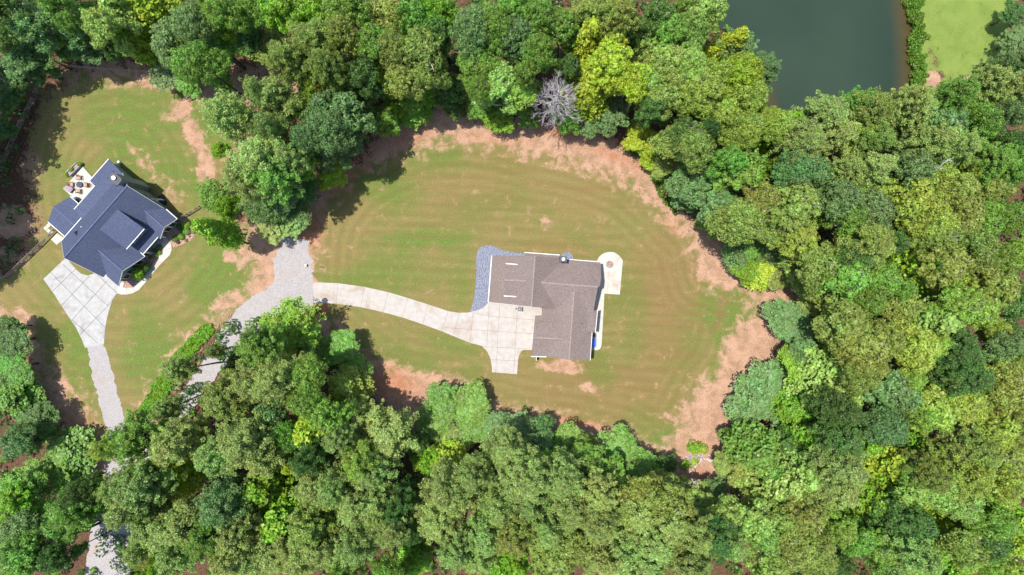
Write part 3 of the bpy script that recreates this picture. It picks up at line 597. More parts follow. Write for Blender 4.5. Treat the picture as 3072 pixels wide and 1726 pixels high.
fence([(817,208),(715,232),(656,232),(477,221),(330,212),(200,202),(130,235),(112,290)], 'split-rail fence running behind the left lawn under the top woods')
fence([(109,300),(70,375),(36,450),(12,505),(-22,560)], 'split-rail fence with crossed rails running down the left photo edge')
fence([(172,692),(125,739),(70,792),(22,836)], 'weathered cross-rail fence between blue-roofed house corner and the left photo edge')
fence([(22,838),(2,818),(-20,797)], 'short stub of cross-rail fence turning the corner at the left photo edge')
fence([(535,664),(566,645),(604,622)], 'short cross-rail fence from the blue-roofed house to the tree by the clay strip')

# ------------------------------------------------------------ things round the houses
def part(root, name, mat, mb): return mb.build(name, M[mat], root)
def make_chair():
    r = empty('patio_chair')
    m = MB()
    for i in range(5): m.box((0, -.2 + i * .11, .38 - i * .012), (.56, .095, .03))
    part(r, 'seat', 'tan_wood', m); m = MB()
    for i in range(5): m.beam((-.22 + i * .11, .26, .32), (-.26 + i * .13, .55, 1.02 - .05 * abs(i - 2)), .09, .03)
    part(r, 'backrest', 'tan_wood', m)
    for s in (-1, 1):
        part(r, 'armrest', 'tan_wood', MB().box((s * .36, .05, .6), (.12, .72, .03)))
        part(r, 'leg', 'tan_wood', MB().box((s * .33, -.24, .29), (.06, .06, .58))); part(r, 'leg', 'tan_wood', MB().box((s * .33, .34, .29), (.06, .06, .58)))
    part(r, 'cushion', 'cushion', MB().box((0, .02, .43), (.5, .46, .08)))
    return r
def dup(root, loc, rz, label=None):
    r = root.copy(); C.objects.link(r); r.location = loc; r.rotation_euler = (0, 0, rz)
    if label: r['label'] = label
    for c in root.children:
        d = c.copy(); C.objects.link(d); d.parent = r
        for g in c.children:
            e = g.copy(); C.objects.link(e); e.parent = d
    return r
Z3 = Zm(180, 480, 10.34)
pit = Z3(650, 780); pz = .18
first = None
for (x, y), lb in (((650, 585), 'patio chair above the dark fire table, nearest the planter'), ((430, 780), 'patio chair left of the dark fire table, beside the mauve box'), ((860, 790), 'patio chair right of the dark fire table, towards the roof edge'), ((640, 965), 'patio chair below the dark fire table on the white patio')):
    q = Z3(x, y); q.z = pz; d = pit - q; rz = math.atan2(d.x, -d.y) + 0
    rz = math.atan2(d.y, d.x) + math.pi / 2
    if first is None:
        first = make_chair(); first.location = q; first.rotation_euler = (0, 0, rz); tag(first, lb, 'chair', 'wooden chairs round the fire table')
    else: dup(first, q, rz, lb)
r = empty('fire_table', (pit.x, pit.y, pz)); tag(r, 'dark round fire table at the centre of the four patio chairs', 'fire table')
part(r, 'base', 'black_metal', MB().tube([(0, 0, 0), (0, 0, .3)], [.3, .34], 12)); part(r, 'tabletop', 'navy', MB().tube([(0, 0, .3), (0, 0, .36), (0, 0, .4)], [.52, .52, .4], 18)); part(r, 'bowl', 'black_metal', MB().tube([(0, 0, .4), (0, 0, .46)], [.24, .2], 12))
q = Z3(345, 905); r = empty('storage_box', (q.x, q.y, pz), R(-38)); tag(r, 'mauve-lidded storage box on the white patio by the blue-roofed house', 'storage box')
part(r, 'body', 'navy', MB().box((0, 0, .22), (1.3, .9, .44))); part(r, 'lid', 'mauve', MB().box((0, 0, .48), (1.36, .96, .08)).box((0, 0, .53), (1.2, .8, .03)))
q = Z3(635, 1275); r = empty('grill', (q.x, q.y, pz), R(-42)); tag(r, 'dark covered grill in the patio corner under the blue roof eave', 'grill')
part(r, 'cover', 'navy', MB().prism([(-.6, -.3), (.6, -.3), (.6, .3), (-.6, .3)], .05, .85)); part(r, 'hood', 'black_metal', MB().beam((-.5, 0, .95), (.5, 0, .95), .45, .22))
q = Z3(480, 310); r = empty('raised_planter', (q.x, q.y, 0), R(44)); tag(r, 'long raised planter with pale metal sides on the grass at the patio edge', 'planter')
for s in (-1, 1): part(r, 'side_panel', 'grey_metal', MB().box((0, s * .42, .4), (2.5, .14, .8)))
for s in (-1, 1): part(r, 'end_panel', 'navy', MB().box((s * 1.22, 0, .4), (.08, .7, .8)))
part(r, 'soil', 'mulch', MB().box((0, 0, .3), (2.36, .7, .5)))
planter_spot = q
# basketball hoop by the side wall
q = Z1(1272, 520); r = empty('basketball_hoop', (q.x, q.y, 0), R(-65)); tag(r, 'portable basketball hoop with a white arm beside the blue-roofed house wall', 'basketball hoop')
part(r, 'base', 'black_metal', MB().prism([(-.9, -.45), (.7, -.5), (.95, 0), (.7, .5), (-.9, .45)], 0, .35)); part(r, 'pole', 'steel', MB().tube([(.2, .3, .3), (.15, .1, 2.2), (0, -.55, 3.0)], [.1, .09, .08], 8))
part(r, 'arm', 'white', MB().tube([(.3, .45, 1.5), (.2, .1, 2.0), (.5, -.2, 2.35)], [.13, .13, .13], 8))
part(r, 'backboard', 'grey_metal', MB().box((0, -.75, 3.1), (2.2, .06, 1.05)))
part(r, 'rim', 'redmulch', MB().tube([(.23 * math.cos(t * .6), -1.03 + .23 * math.sin(t * .6), 3.05) for t in range(11)], [.015] * 11, 4))
# crates behind the house corner
q = Z1(812, 172); r = empty('stacked_crates', (q.x, q.y, 0), R(40)); tag(r, 'pale bins and boards stacked at the north corner of the blue-roofed house', 'crates')
for i in range(4): part(r, 'crate', ('white', 'tan_wood', 'siding_tan', 'white')[i], MB().box((i * .45 - .7, (i % 2) * .35, .25 + .1 * (i % 3)), (.4, .5, .5 + .2 * (i % 3))))
# stepping stones by the left wing and the wood deck
for i, (x, y) in enumerate(((88, 783), (62, 810), (90, 838), (118, 856))):
    q = Z1(x, y); o = MB().prism([(-.3, -.3), (.3, -.3), (.3, .3), (-.3, .3)], 0, .06).build('stepping_stone', M['concrete_white']); o.location = (q.x, q.y, 0); o.rotation_euler = (0, 0, R(45))
    tag(o, ('stepping stone nearest the corner of the blue roof wing', 'leftmost stepping stone beside the blue roof wing', 'third stepping stone down, just above the fence end', 'stepping stone half under the cross-rail fence end')[i], 'paving stone', 'square stepping stones')
tag(slab('side_pad', [tuple(Z1(*q))[:2] for q in ((175, 862), (238, 905), (228, 935), (172, 982), (115, 925))], .03, M['concrete_white']), kind='structure')
# air conditioners
def ac(q, rz, lb):
    r = empty('air_conditioner', (q.x, q.y, .04), rz); tag(r, lb, 'air conditioner')
    part(r, 'cabinet', 'grey_metal', MB().box((0, 0, .45), (.85, .85, .9))); part(r, 'grille', 'black_metal', MB().tube([(0, 0, .9), (0, 0, .93)], [.38, .38], 18)); part(r, 'fan', 'grey_metal', MB().tube([(0, 0, .93), (0, 0, .97)], [.12, .1], 10).box((0, 0, .945), (.62, .07, .015)).box((0, 0, .947), (.07, .62, .015)))
ac(Z2(582, 716, .9), -RC, 'air conditioner on the concrete below the brown-grey roof')
q = Z2(533, 712); o = MB().box((0, 0, .35), (.25, .35, .7)).box((.1, .05, .75), (.1, .1, .12)).build('meter_box', M['grey_metal']); o.location = (q.x, q.y, .04); tag(o, 'small meter box left of the air conditioner', 'meter box')
# patio of the brown-roofed house
q = Z2(1510, 253); r = empty('fire_pit', (q.x, q.y, .05)); tag(r, 'round stone fire pit on the rounded end of the white patio', 'fire pit')
m = MB()
for i in range(14):
    t = i * 2 * math.pi / 14; m.box((.5 * math.cos(t), .5 * math.sin(t), .15), (.2, .2, .3), t)
part(r, 'stone_ring', 'stone', m); part(r, 'ash_bed', 'mulch', MB().tube([(0, 0, 0), (0, 0, .1)], [.42, .4], 14))
q = Z2(1347, 1045); r = empty('water_tub', (q.x - .15, q.y, .05), 0); tag(r, 'blue plastic tub against the east wall of the brown-roofed house', 'tub')
rr_ = smooth([(-.5, -1.0), (.38, -1.0), (.5, -.7), (.5, .7), (.38, 1.0), (-.5, 1.0)], 3)
part(r, 'shell', 'blue_plastic', MB().prism(rr_, 0, .5)); part(r, 'lid', 'blue_plastic', MB().prism([(x * .86, y * .9) for x, y in rr_], .5, .56))
q = Z2(1362, 985); r = empty('grill', (q.x - .25, q.y, .05), R(86)); tag(r, 'small grey grill by the east wall of the brown-roofed house', 'grill')
part(r, 'cabinet', 'grey_metal', MB().box((0, 0, .4), (1.0, .45, .8))); part(r, 'hood', 'black_metal', MB().beam((-.3, 0, .9), (.3, 0, .9), .45, .22))
# bits on the gravel lane and lawn edge
q = P(921, 797); r = empty('utility_box', (q.x, q.y, .02), R(-4)); tag(r, 'small pale utility box with a black end standing on the gravel lane', 'utility box')
part(r, 'cabinet', 'siding_tan', MB().box((-.12, 0, .25), (.34, .42, .5))); part(r, 'door', 'black_metal', MB().box((.09, 0, .25), (.1, .42, .5)))
o = MB().tube([(-.45, .03, .05), (-.1, 0, .09), (.1, -.03, .09), (.45, -.08, .04)], [.02, .1, .09, .02], 5).build('fallen_branch', M['black_metal']); q = P(965, 801); o.location = (q.x, q.y, 0); tag(o, 'short dark stick lying on the lawn right of the gravel lane', 'stick')
q = P(953, 929); r = empty('path_light', (q.x, q.y, 0)); tag(r, 'small black light post in the red mulch ring', 'light post')
part(r, 'post', 'black_metal', MB().tube([(0, 0, 0), (0, 0, .8)], [.05, .05], 8)); part(r, 'lamp_head', 'black_metal', MB().tube([(0, 0, .75), (0, 0, .9), (0, 0, 1.0)], [.13, .16, .05], 10))
# logs of the brush pile by the lower right clay
ZB = Zm(2040, 1320, 9.045)
for i, (x0, y0, x1, y1, w) in enumerate(((765,400,915,555,.14),(710,490,835,600,.15),(790,500,900,590,.12),(600,440,700,560,.1),(470,390,560,470,.12),(850,630,900,650,.12))):
    a, b = ZB(x0, y0), ZB(x1, y1); c_ = (a + b) / 2; o = MB().tube([(a - c_) + Vector((0, 0, w)), (b - c_) + Vector((0, 0, w * 1.05))], [w, w * .85], 8).build('log', M['log']); o.location = (c_.x, c_.y, 0)
    tag(o, ('longest bleached log at the right of the brush pile', 'thick bleached log left of the longest log', 'thin log squeezed between the two thick bleached logs', 'short log lying left of the thick bleached logs', 'stubby log under the big bush of the brush pile', 'small cut stump end below the bleached logs')[i], 'log', 'bleached logs at the brush pile')
rb = random.Random(5); m = MB()
for i in range(90):
    x, y = rb.uniform(190, 620), rb.uniform(420, 560) + 0
    if rb.random() < .5: x, y = rb.uniform(220, 420), rb.uniform(430, 720)
    c_ = ZB(x, y) - ZB(400, 560); an = rb.uniform(-.9, .2); l_ = rb.uniform(.5, 1.3); d = Vector((math.cos(an), math.sin(an), 0)) * l_ / 2; z = rb.uniform(.05, .4)
    m.tube([c_ - d + Vector((0, 0, z)), c_ + d + Vector((0, 0, z + rb.uniform(-.04, .1)))], [.05, .03], 4)
o = m.build('brush_heap', M['deadwood']); o.location = ZB(400, 560); tag(o, 'heap of grey sticks and brush on the lower right clay', 'brush heap')
o = MB().tube([ZB(245, 915, .2) - ZB(400, 700), ZB(420, 720, .35) - ZB(400, 700), ZB(550, 580, .5) - ZB(400, 700), ZB(600, 420, .6) - ZB(400, 700), ZB(640, 350, .7) - ZB(400, 700)], [.06, .08, .07, .05, .03], 6).tube([ZB(605, 410, .6) - ZB(400, 700), ZB(580, 300, .7) - ZB(400, 700)], [.04, .02], 5).build('fallen_branch', M['log'])
o.location = ZB(400, 700); tag(o, 'long bare white branch lying across the brush pile', 'branch')
# ------------------------------------------------------------ leaves and trees
def quads(Cn, Nn, w, h, rs):    # leaf-sized faces: centres, normals
    n = len(Cn); Nn = Nn / (np.linalg.norm(Nn, axis=1, keepdims=True) + 1e-9)
    r = rs.normal(size=(n, 3)); T = np.cross(Nn, r); T /= (np.linalg.norm(T, axis=1, keepdims=True) + 1e-9); B_ = np.cross(Nn, T)
    w = (w * rs.uniform(.7, 1.3, n))[:, None] / 2; h = (h * rs.uniform(.7, 1.3, n))[:, None] / 2
    V = np.stack([Cn - T * w, Cn - B_ * h * .9, Cn + T * w, Cn + B_ * h * 1.1], 1).reshape(-1, 3)
    return V
def qmesh(name, V): return arr_mesh(name, V, np.arange(len(V)).reshape(-1, 4))
def udir(n, rs, zmin=-1.0):
    z = rs.uniform(zmin, 1, n); t = rs.uniform(0, 2 * np.pi, n); s = np.sqrt(1 - z * z)
    return np.stack([s * np.cos(t), s * np.sin(t), z], 1)
def clumps(cs, rad, n, rs, w, h, zmin=-.35, flat_=.85, jit=.34):
    out = []
    for c, r in zip(cs, rad):
        k = max(8, int(n * (r ** 1.7))); d = udir(k, rs, zmin); rr = r * rs.uniform(.72, 1.05, k)[:, None]
        p = c + d * rr * np.array([1, 1, flat_]); nn = d + rs.normal(size=(k, 3)) * jit + np.array([0, 0, .25])
        out.append(quads(p, nn, w, h, rs))
    return np.concatenate(out)
def limbs(targets, z0, z1, r0, rs, lean=0.0, sides=6, extra=.55):
    m = MB(); top = Vector((lean, 0, z1)); n = 6
    pts = [Vector((math.sin(i * 1.3) * .12 + lean * i / n, math.cos(i * 1.7) * .12, -.3 + (z1 + .3) * i / n)) for i in range(n + 1)]
    m.tube(pts, [r0 * (1.25 if i == 0 else 1 - .72 * i / n) for i in range(n + 1)], 8)
    for t in targets:
        t = Vector(t); zs = max(z0, t.z - math.hypot(t.x, t.y) * extra - 1.2); zs = min(zs, z1 - .3)
        f = (zs + .3) / (z1 + .3); s = Vector((lean * f, 0, zs)); mid = s.lerp(t, .55) + Vector((rs.uniform(-.3, .3), rs.uniform(-.3, .3), -.35))
        q = r0 * .34; m.tube([s, mid, t], [q, q * .65, q * .22], 5)
        for _ in range(2):
            e = t + Vector((rs.uniform(-.9, .9), rs.uniform(-.9, .9), rs.uniform(.1, .8))); m.tube([mid, (mid + e) / 2 + Vector((.1, .1, .25)), e + Vector((0, 0, .35))], [q * .55, q * .42, q * .25], 4)
    return m
def oak(seed, Rr=5.0, zt=24.0, depth=9.0, nl=15, asym=.2, leafw=.34):
    rs = np.random.RandomState(seed); L_, S_, SR = [], [], []
    for i in range(nl):
        q = math.sqrt((i + .4) / nl) * Rr * .74; t = i * 2.39996 + rs.uniform(-.3, .3); q *= 1 + asym * math.sin(2 * t + seed)
        z = zt - 1.6 - (q / Rr) ** 2 * depth * .6 + rs.uniform(-1.1, .6); L_.append((q * math.cos(t), q * math.sin(t), z))
    for i in range(nl // 2):    # lower skirt
        t = i * 2.39996 * 1.3 + 1; q = Rr * rs.uniform(.55, .85); L_.append((q * math.cos(t), q * math.sin(t), zt - depth * rs.uniform(.6, .85)))
    L_ = np.array(L_)
    for c in L_:
        lr = Rr * rs.uniform(.24, .36); k = rs.randint(9, 14); d = udir(k, rs, -.25)
        S_.append(c + d * lr * np.array([1, 1, .75])); SR.append(rs.uniform(.5, 1.05, k) * Rr / 5 * .95)
    S_ = np.concatenate(S_); SR = np.concatenate(SR)
    V = clumps(S_, SR, 74, rs, leafw, leafw * 1.2)
    k = 1500; ci = rs.randint(0, len(L_), k); V2 = quads(L_[ci] + rs.normal(size=(k, 3)) * Rr * .13 - np.array([0, 0, .8]), rs.normal(size=(k, 3)) + np.array([0, 0, 1.2]), .6, .6, rs)
    tw = limbs(L_ + np.array([0, 0, Rr * .17]), zt - depth, zt - 3.5, .3, random.Random(seed))
    return np.concatenate([V, V2]), tw
def pine(seed, Rr=4.0, zt=27.0, depth=9.0, levels=8, tuft=.5):
    rs = np.random.RandomState(seed); T_, TR, ends = [], [], []
    for l in range(levels):
        f = l / (levels - 1); z = zt - .6 - f * depth; rr = Rr * (math.sin(min(1, .18 + f * 1.0) * 1.75)) * .92; nb = 5 + int(3 * (1 - abs(f - .5)))
        for b in range(nb):
            t = b * 2 * np.pi / nb + l * 1.1 + rs.uniform(-.25, .25); ln_ = rr * rs.uniform(.75, 1.12); e = np.array([ln_ * math.cos(t), ln_ * math.sin(t), z + ln_ * rs.uniform(.05, .3)])
            ends.append(e); s = np.array([0, 0, z - .5])
            for k in range(int(3 + ln_ * 1.7)):
                g = rs.uniform(.35, 1.03); p = s + (e - s) * g + rs.normal(size=3) * np.array([.42, .42, .28]) * (.5 + ln_ * .14); T_.append(p); TR.append(tuft * rs.uniform(.7, 1.25))
    V = []
    for c, r in zip(T_, TR):
        k = 46; d = udir(k, rs, -.45); p = c + d * r * rs.uniform(.45, 1.0, k)[:, None]; nn = np.cross(d, rs.normal(size=(k, 3))) + d * .75 + np.array([0, 0, .3])
        V.append(quads(p, nn, .15, .34, rs))
    V = np.concatenate(V); ends = np.array(ends)
    m = MB(); n = 8; m.tube([Vector((.1 * math.sin(i), .1 * math.cos(i * 1.4), -.3 + (zt) * i / n)) for i in range(n + 1)], [.3 * (1 - .85 * i / n) for i in range(n + 1)], 8)
    for e in ends[::1]:
        ln_ = math.hypot(e[0], e[1]); m.tube([(0, 0, e[2] - ln_ * .3), (e[0] * .5, e[1] * .5, e[2] - ln_ * .12), tuple(e)], [.085, .06, .025], 4)
    for i in range(9):          # bare stubs below the crown
        t = i * 2.4; z = zt - depth - 1 - i * .8; m.tube([(0, 0, z), (1.3 * math.cos(t), 1.3 * math.sin(t), z + .25)], [.05, .02], 4)
    return V, m
def gum(seed, Rr=3.6, zt=21.0, depth=15.0, leafw=.36, n=44):
    rs = np.random.RandomState(seed); L_, rad = [], []
    for i in range(n):
        f = ((i + .5) / n) ** .8; z = zt - .7 - f * depth; rr = Rr * min(1, .12 + 1.25 * f) * (1 - max(0, f - .75) * 1.4) * rs.uniform(.45, .85); t = i * 2.39996 + rs.uniform(-.3, .3)
        L_.append((rr * math.cos(t), rr * math.sin(t), z)); rad.append(rs.uniform(.75, 1.25) * (.6 + .5 * min(1, f * 2)))
    L_ = np.array(L_); S_, SR = [], []
    for c, r in zip(L_, rad):
        k = 6; d = udir(k, rs, -.2); S_.append(c + d * r * .8); SR.append(rs.uniform(.45, .85, k))
    S_ = np.concatenate(S_); SR = np.concatenate(SR)
    V = clumps(S_, SR, 66, rs, leafw, leafw * 1.15, jit=.7)
    return V, limbs(L_[::2], zt - depth - 1, zt - 1.2, .2, random.Random(seed), extra=.8)
def bush(seed, Rr=1.0, n=10, leafw=.2):
    rs = np.random.RandomState(seed); d = udir(n, rs, 0); c = d * Rr * .5 * np.array([1, 1, .9]) + np.array([0, 0, Rr * .45]); V = clumps(c, np.full(n, Rr * .5), 190 / Rr ** 1.2, rs, leafw, leafw * 1.2, jit=.6)
    m = MB()
    for e in c: m.tube([(0, 0, -.1), tuple(e * .5), tuple(e)], [.05, .035, .015], 4)
    return V, m
def ball(seed, Rr=1.0):
    rs = np.random.RandomState(seed); k = 1500; d = udir(k, rs, -.5); p = d * Rr * rs.uniform(.88, 1.03, k)[:, None] * np.array([1, 1, .85]) + np.array([0, 0, Rr * .62])
    m = MB(); m.tube([(0, 0, -.1), (0, 0, Rr * .8)], [.06, .04], 5)
    return quads(p, d + rs.normal(size=(k, 3)) * .5, .13 * Rr, .15 * Rr, rs), m
def dead(seed):
    rnd = random.Random(seed); m = MB(); m.tube([(0, 0, -.3), (.1, 0, 6), (-.1, .1, 12), (0, 0, 17.5)], [.34, .26, .17, .05], 8)
    def grow(p, d, l, r, lv):
        q = p + d * l * .5 + Vector((rnd.uniform(-.1, .1), rnd.uniform(-.1, .1), 0)) * l; e = p + d * l + Vector((0, 0, l * .08)); m.tube([p, q, e], [r, r * .7, r * .4], 4 if lv > 0 else 5)
        if lv >= 3: return
        for k in range(5 if lv < 2 else 4):
            f = rnd.uniform(.3, 1.0); dd = (d + Vector((rnd.uniform(-.85, .85), rnd.uniform(-.85, .85), rnd.uniform(-.3, .7)))).normalized(); grow(p.lerp(e, f), dd, l * rnd.uniform(.34, .52), r * .52, lv + 1)
    for i in range(44):
        z = 7 + i * .235; t = i * 2.39996; ln_ = 4.3 * (1 - abs(z - 11) / 11) * rnd.uniform(.75, 1.15); d = Vector((math.cos(t), math.sin(t), rnd.uniform(.1, .5))).normalized(); grow(Vector((0, 0, z)), d, ln_, .085, 0)
    return m
PROTO = {}
def proto(key, fn, hz):         # hz: height, rr: crown radius the mesh was built at
    V, m = fn; me = qmesh('crown', V); me.materials.append(M['leaf'])
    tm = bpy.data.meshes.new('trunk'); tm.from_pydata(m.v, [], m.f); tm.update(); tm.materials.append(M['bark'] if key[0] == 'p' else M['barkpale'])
    q = V.reshape(-1, 4, 3).mean(1); hr = float(np.percentile(np.hypot(q[:, 0], q[:, 1]), 95)); print(key, hz, round(hr, 2), len(q))
    PROTO[key] = (me, tm, hz[0], hr)
for i, (nl_, lw_, as_, dp_) in enumerate(((14, .34, .12, 9), (19, .28, .2, 8), (10, .36, .28, 10), (16, .3, .3, 9), (22, .26, .15, 7), (12, .4, .22, 9), (17, .32, .35, 11), (9, .3, .2, 8))): proto('o%d' % i, oak(11 + i * 7, asym=as_, nl=nl_, leafw=lw_, depth=dp_), (24.0, 5.3))
for i in range(4): proto('p%d' % i, pine(31 + i * 5, levels=8 + i % 2, depth=8.5 + i * .7, tuft=.47 + .03 * i), (27.0, 4.2))
for i in range(3): proto('g%d' % i, gum(51 + i * 3), (21.0, 3.7))
proto('l0', oak(91, Rr=5, zt=15, depth=9, nl=12, leafw=.3), (15.0, 5.3)); proto('l1', oak(97, Rr=5, zt=15, depth=8, nl=13, asym=.3, leafw=.3), (15.0, 5.3))
for i in range(3): proto('s%d' % i, bush(71 + i, 1.0), (1.5, 1.0))
proto('b0', ball(81), (1.5, 1.0))
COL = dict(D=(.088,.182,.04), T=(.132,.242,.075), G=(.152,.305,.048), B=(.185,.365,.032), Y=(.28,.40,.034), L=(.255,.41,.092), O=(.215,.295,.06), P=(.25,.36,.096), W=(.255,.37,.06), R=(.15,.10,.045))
CW = dict(D='dark green', T='bluish green', G='mid-green', B='bright green', Y='yellow-green', L='pale fresh green', O='olive green', P='grey-green', W='yellowish olive', R='russet')
rt = random.Random(77)
def tree(x, y, h, rad, kind, colr, name, z=0.0, zs=None, var=None):
    ks = [k for k in PROTO if k[0] == kind]; key = ks[var % len(ks)] if var is not None else rt.choice(ks); me, tm, hz, pr = PROTO[key]
    r = bpy.data.objects.new(name, None); C.objects.link(r); r.location = (x, y, z); r.rotation_euler = (rt.uniform(-.07, .07), rt.uniform(-.07, .07), rt.uniform(0, 6.28)); r.empty_display_size = .5
    s = rad / pr; r.scale = (s * rt.uniform(.93, 1.07), s * rt.uniform(.93, 1.07), h / hz)
    c = bpy.data.objects.new('crown', me); C.objects.link(c); c.parent = r
    b = np.array(COL[colr]) * 1.2 * rt.uniform(.86, 1.14); b[0] *= rt.uniform(.88, 1.12); c.color = (*b, 1)
    t = bpy.data.objects.new('trunk', tm); C.objects.link(t); t.parent = r
    return r

T1 = """40 50 120 o D,165 95 125 o T,300 60 110 o G,350 150 110 o T,200 220 115 o D,75 290 105 o T,165 325 85 o D,35 190 90 o D,440 210 115 o T,440 235 80 o D,570 195 75 l D,500 60 110 o L,600 90 110 g L,640 165 75 g Y,760 50 120 g Y,850 170 125 o T,975 130 120 o T,
1085 230 130 o G,990 310 130 o G,860 330 110 o T,930 400 80 o G 17,1100 395 55 l G 13,1070 40 80 g Y,1170 90 105 o G,1290 50 115 o G,1420 60 120 o B,1270 210 85 o D,1360 230 120 o O,1520 180 130 p O,1510 290 110 p O,1560 50 100 o B,1680 60 85 o O,
1590 400 80 l B 10,1680 400 70 l B 9,1180 560 125 p P,1320 610 90 p P,1390 510 115 p P,1250 480 75 p P,1500 560 75 o O,1610 560 120 o T,1560 650 100 o T,1240 770 150 p P,1350 840 140 p G,1470 760 100 p P,1260 900 110 p P,1400 950 120 o T,1540 830 75 o B,1300 1040 120 o D,1440 1050 115 o D,1545 960 80 o D 16,1450 1120 80 p P 16,
1100 750 45 l B 8,1060 990 90 l G 14,1150 1030 65 l B 12,1360 1120 90 p P 15,1660 900 70 l Y 7,60 430 80 o D,30 530 70 o D,20 650 60 o D,410 205 60 g B,300 205 60 l B,1100 100 70 o B,1680 300 90 p O,700 220 50 l Y 8"""
T2 = """70 190 110 p O,230 70 130 o G,180 180 100 o O,90 300 95 p O,400 100 120 o O,340 210 110 o G,440 220 110 o O,290 340 95 o D,210 390 90 l D,90 400 70 l B 8,560 70 115 o G,680 70 110 o B,630 160 95 o G,700 200 80 o D,590 270 140 o O,540 380 105 o O,680 350 95 o O,430 410 70 g Y 13,330 470 95 l D 14,
560 530 90 g B 14,470 560 60 l B 10,400 600 80 l G 12,200 560 130 o T,140 640 120 o T,260 670 115 o T,150 760 100 o T,60 700 80 o O,40 800 60 o O,150 880 75 l Y 7,20 960 80 l D 12,730 480 75 l D,800 440 80 l D,860 150 120 o T,830 260 90 o G,970 90 115 o G,1080 60 100 o G,920 310 130 o G,1010 190 110 o T,1130 170 120 o T,1250 70 110 o G,1210 270 100 o G,1330 130 100 o G,
970 430 135 o L,880 410 80 o G,1110 430 95 o W 18,920 520 85 l G 12,990 580 80 l B 9,1080 520 85 l G 12,1150 590 55 l G 9,1430 60 120 p O,1550 80 110 p O,1660 60 100 p O,1450 220 100 g Y 24,1580 220 110 g Y 24,1430 410 115 g Y 22,1560 340 130 o Y,1500 480 90 g Y 20,1640 440 110 o Y,1370 330 70 o D,
1380 560 85 l G 10,1300 570 50 l B 7,1560 590 105 o T 17,1480 640 70 o T 14,1690 640 50 s Y,1700 715 45 s Y,1150 330 70 o G,650 470 60 l B 8,780 540 50 l D 7"""
T3 = """250 60 110 o D,360 110 95 o G,490 40 85 g Y,590 80 115 o L,520 150 105 o L,420 60 70 o O,310 240 130 o L,430 210 110 o L,610 240 85 g Y 22,710 250 105 p T 20,830 350 110 p T 20,260 370 110 o L,370 360 125 o L,340 470 100 o L,480 300 100 o L,480 400 110 o L,570 480 120 o W,660 400 120 o Y,770 450 120 o W,800 540 95 o W,
620 570 120 o W,720 620 115 o W,830 640 90 o W,750 710 90 o W,520 560 80 o W,560 340 90 o W,60 70 110 p O,180 90 100 p P,130 170 80 o D,60 390 110 o Y,90 250 80 g Y,230 500 80 o D,300 550 80 l D 12,430 650 115 o D,370 740 105 o O,480 780 115 o O,340 840 80 o O 14,210 690 75 l Y 7,250 790 60 l Y 6,300 870 45 s B,580 700 60 o D,
900 640 85 g B,910 740 95 g B,890 820 55 g B,1090 590 130 p P,1190 690 115 p P,1080 720 110 p P,1290 540 110 p G,1410 570 125 p O,1330 680 125 p W,1360 790 120 p P,1250 820 90 p P,1440 660 90 p O,740 840 135 o G,640 850 90 o G,820 910 95 o G,480 920 120 o T,420 980 95 o T,560 1000 110 o T,
1010 850 115 o T,1090 910 115 o T,940 920 85 o T,1210 850 85 g B,1290 930 75 o W,830 970 120 o O,720 1060 130 o O,960 1050 140 o O,850 1130 120 o O,640 1110 90 o G,1100 1000 85 g Y,580 1130 70 l G 12,1530 510 90 p P,1630 530 120 p P,1750 620 135 o T,1640 690 115 p P,1850 560 140 o G,1960 640 110 o G,1810 480 100 p G,
1600 790 120 o T,1730 760 110 o D,1830 690 110 p P,1540 740 90 o T,1450 910 95 g B,1440 1010 70 g B,1250 1040 125 o T,1370 1080 140 o T,1250 1140 100 o G,1600 960 130 o W,1700 930 130 o W,1810 930 115 o O,1580 1060 115 o W,1720 1060 130 o W,1860 840 110 o W,1820 1110 125 o O,1690 1190 125 o O,1590 1170 100 o W,1790 1230 115 o O,1740 1330 125 o O,1900 1220 115 o O,1900 1350 125 o O,1970 1060 110 o G,1990 940 105 o O,
1620 1350 120 g B 24,1700 1430 80 g B,1010 1220 120 p W,1110 1290 130 o O,1000 1350 135 o O,1150 1400 100 o O,890 1370 105 o O,860 1260 90 o D 16,760 1240 95 l G,680 1280 80 l T 12,740 1350 65 l B 9,820 1370 85 g Y 13,1230 1260 95 o D,1340 1240 125 p O,1290 1370 130 o G,1420 1390 120 o G,1450 1230 80 o D,1530 1420 80 o G,
2090 60 75 o D,2110 190 75 p T,2080 300 85 p T,2090 430 110 p P,2000 440 95 p P,2110 560 90 o T,2070 680 90 o D,2080 790 105 o G,1990 760 110 p G,2060 1140 100 o G,2110 1240 90 o W,2050 1300 95 o O,2010 1420 100 o O,2110 900 80 o G"""
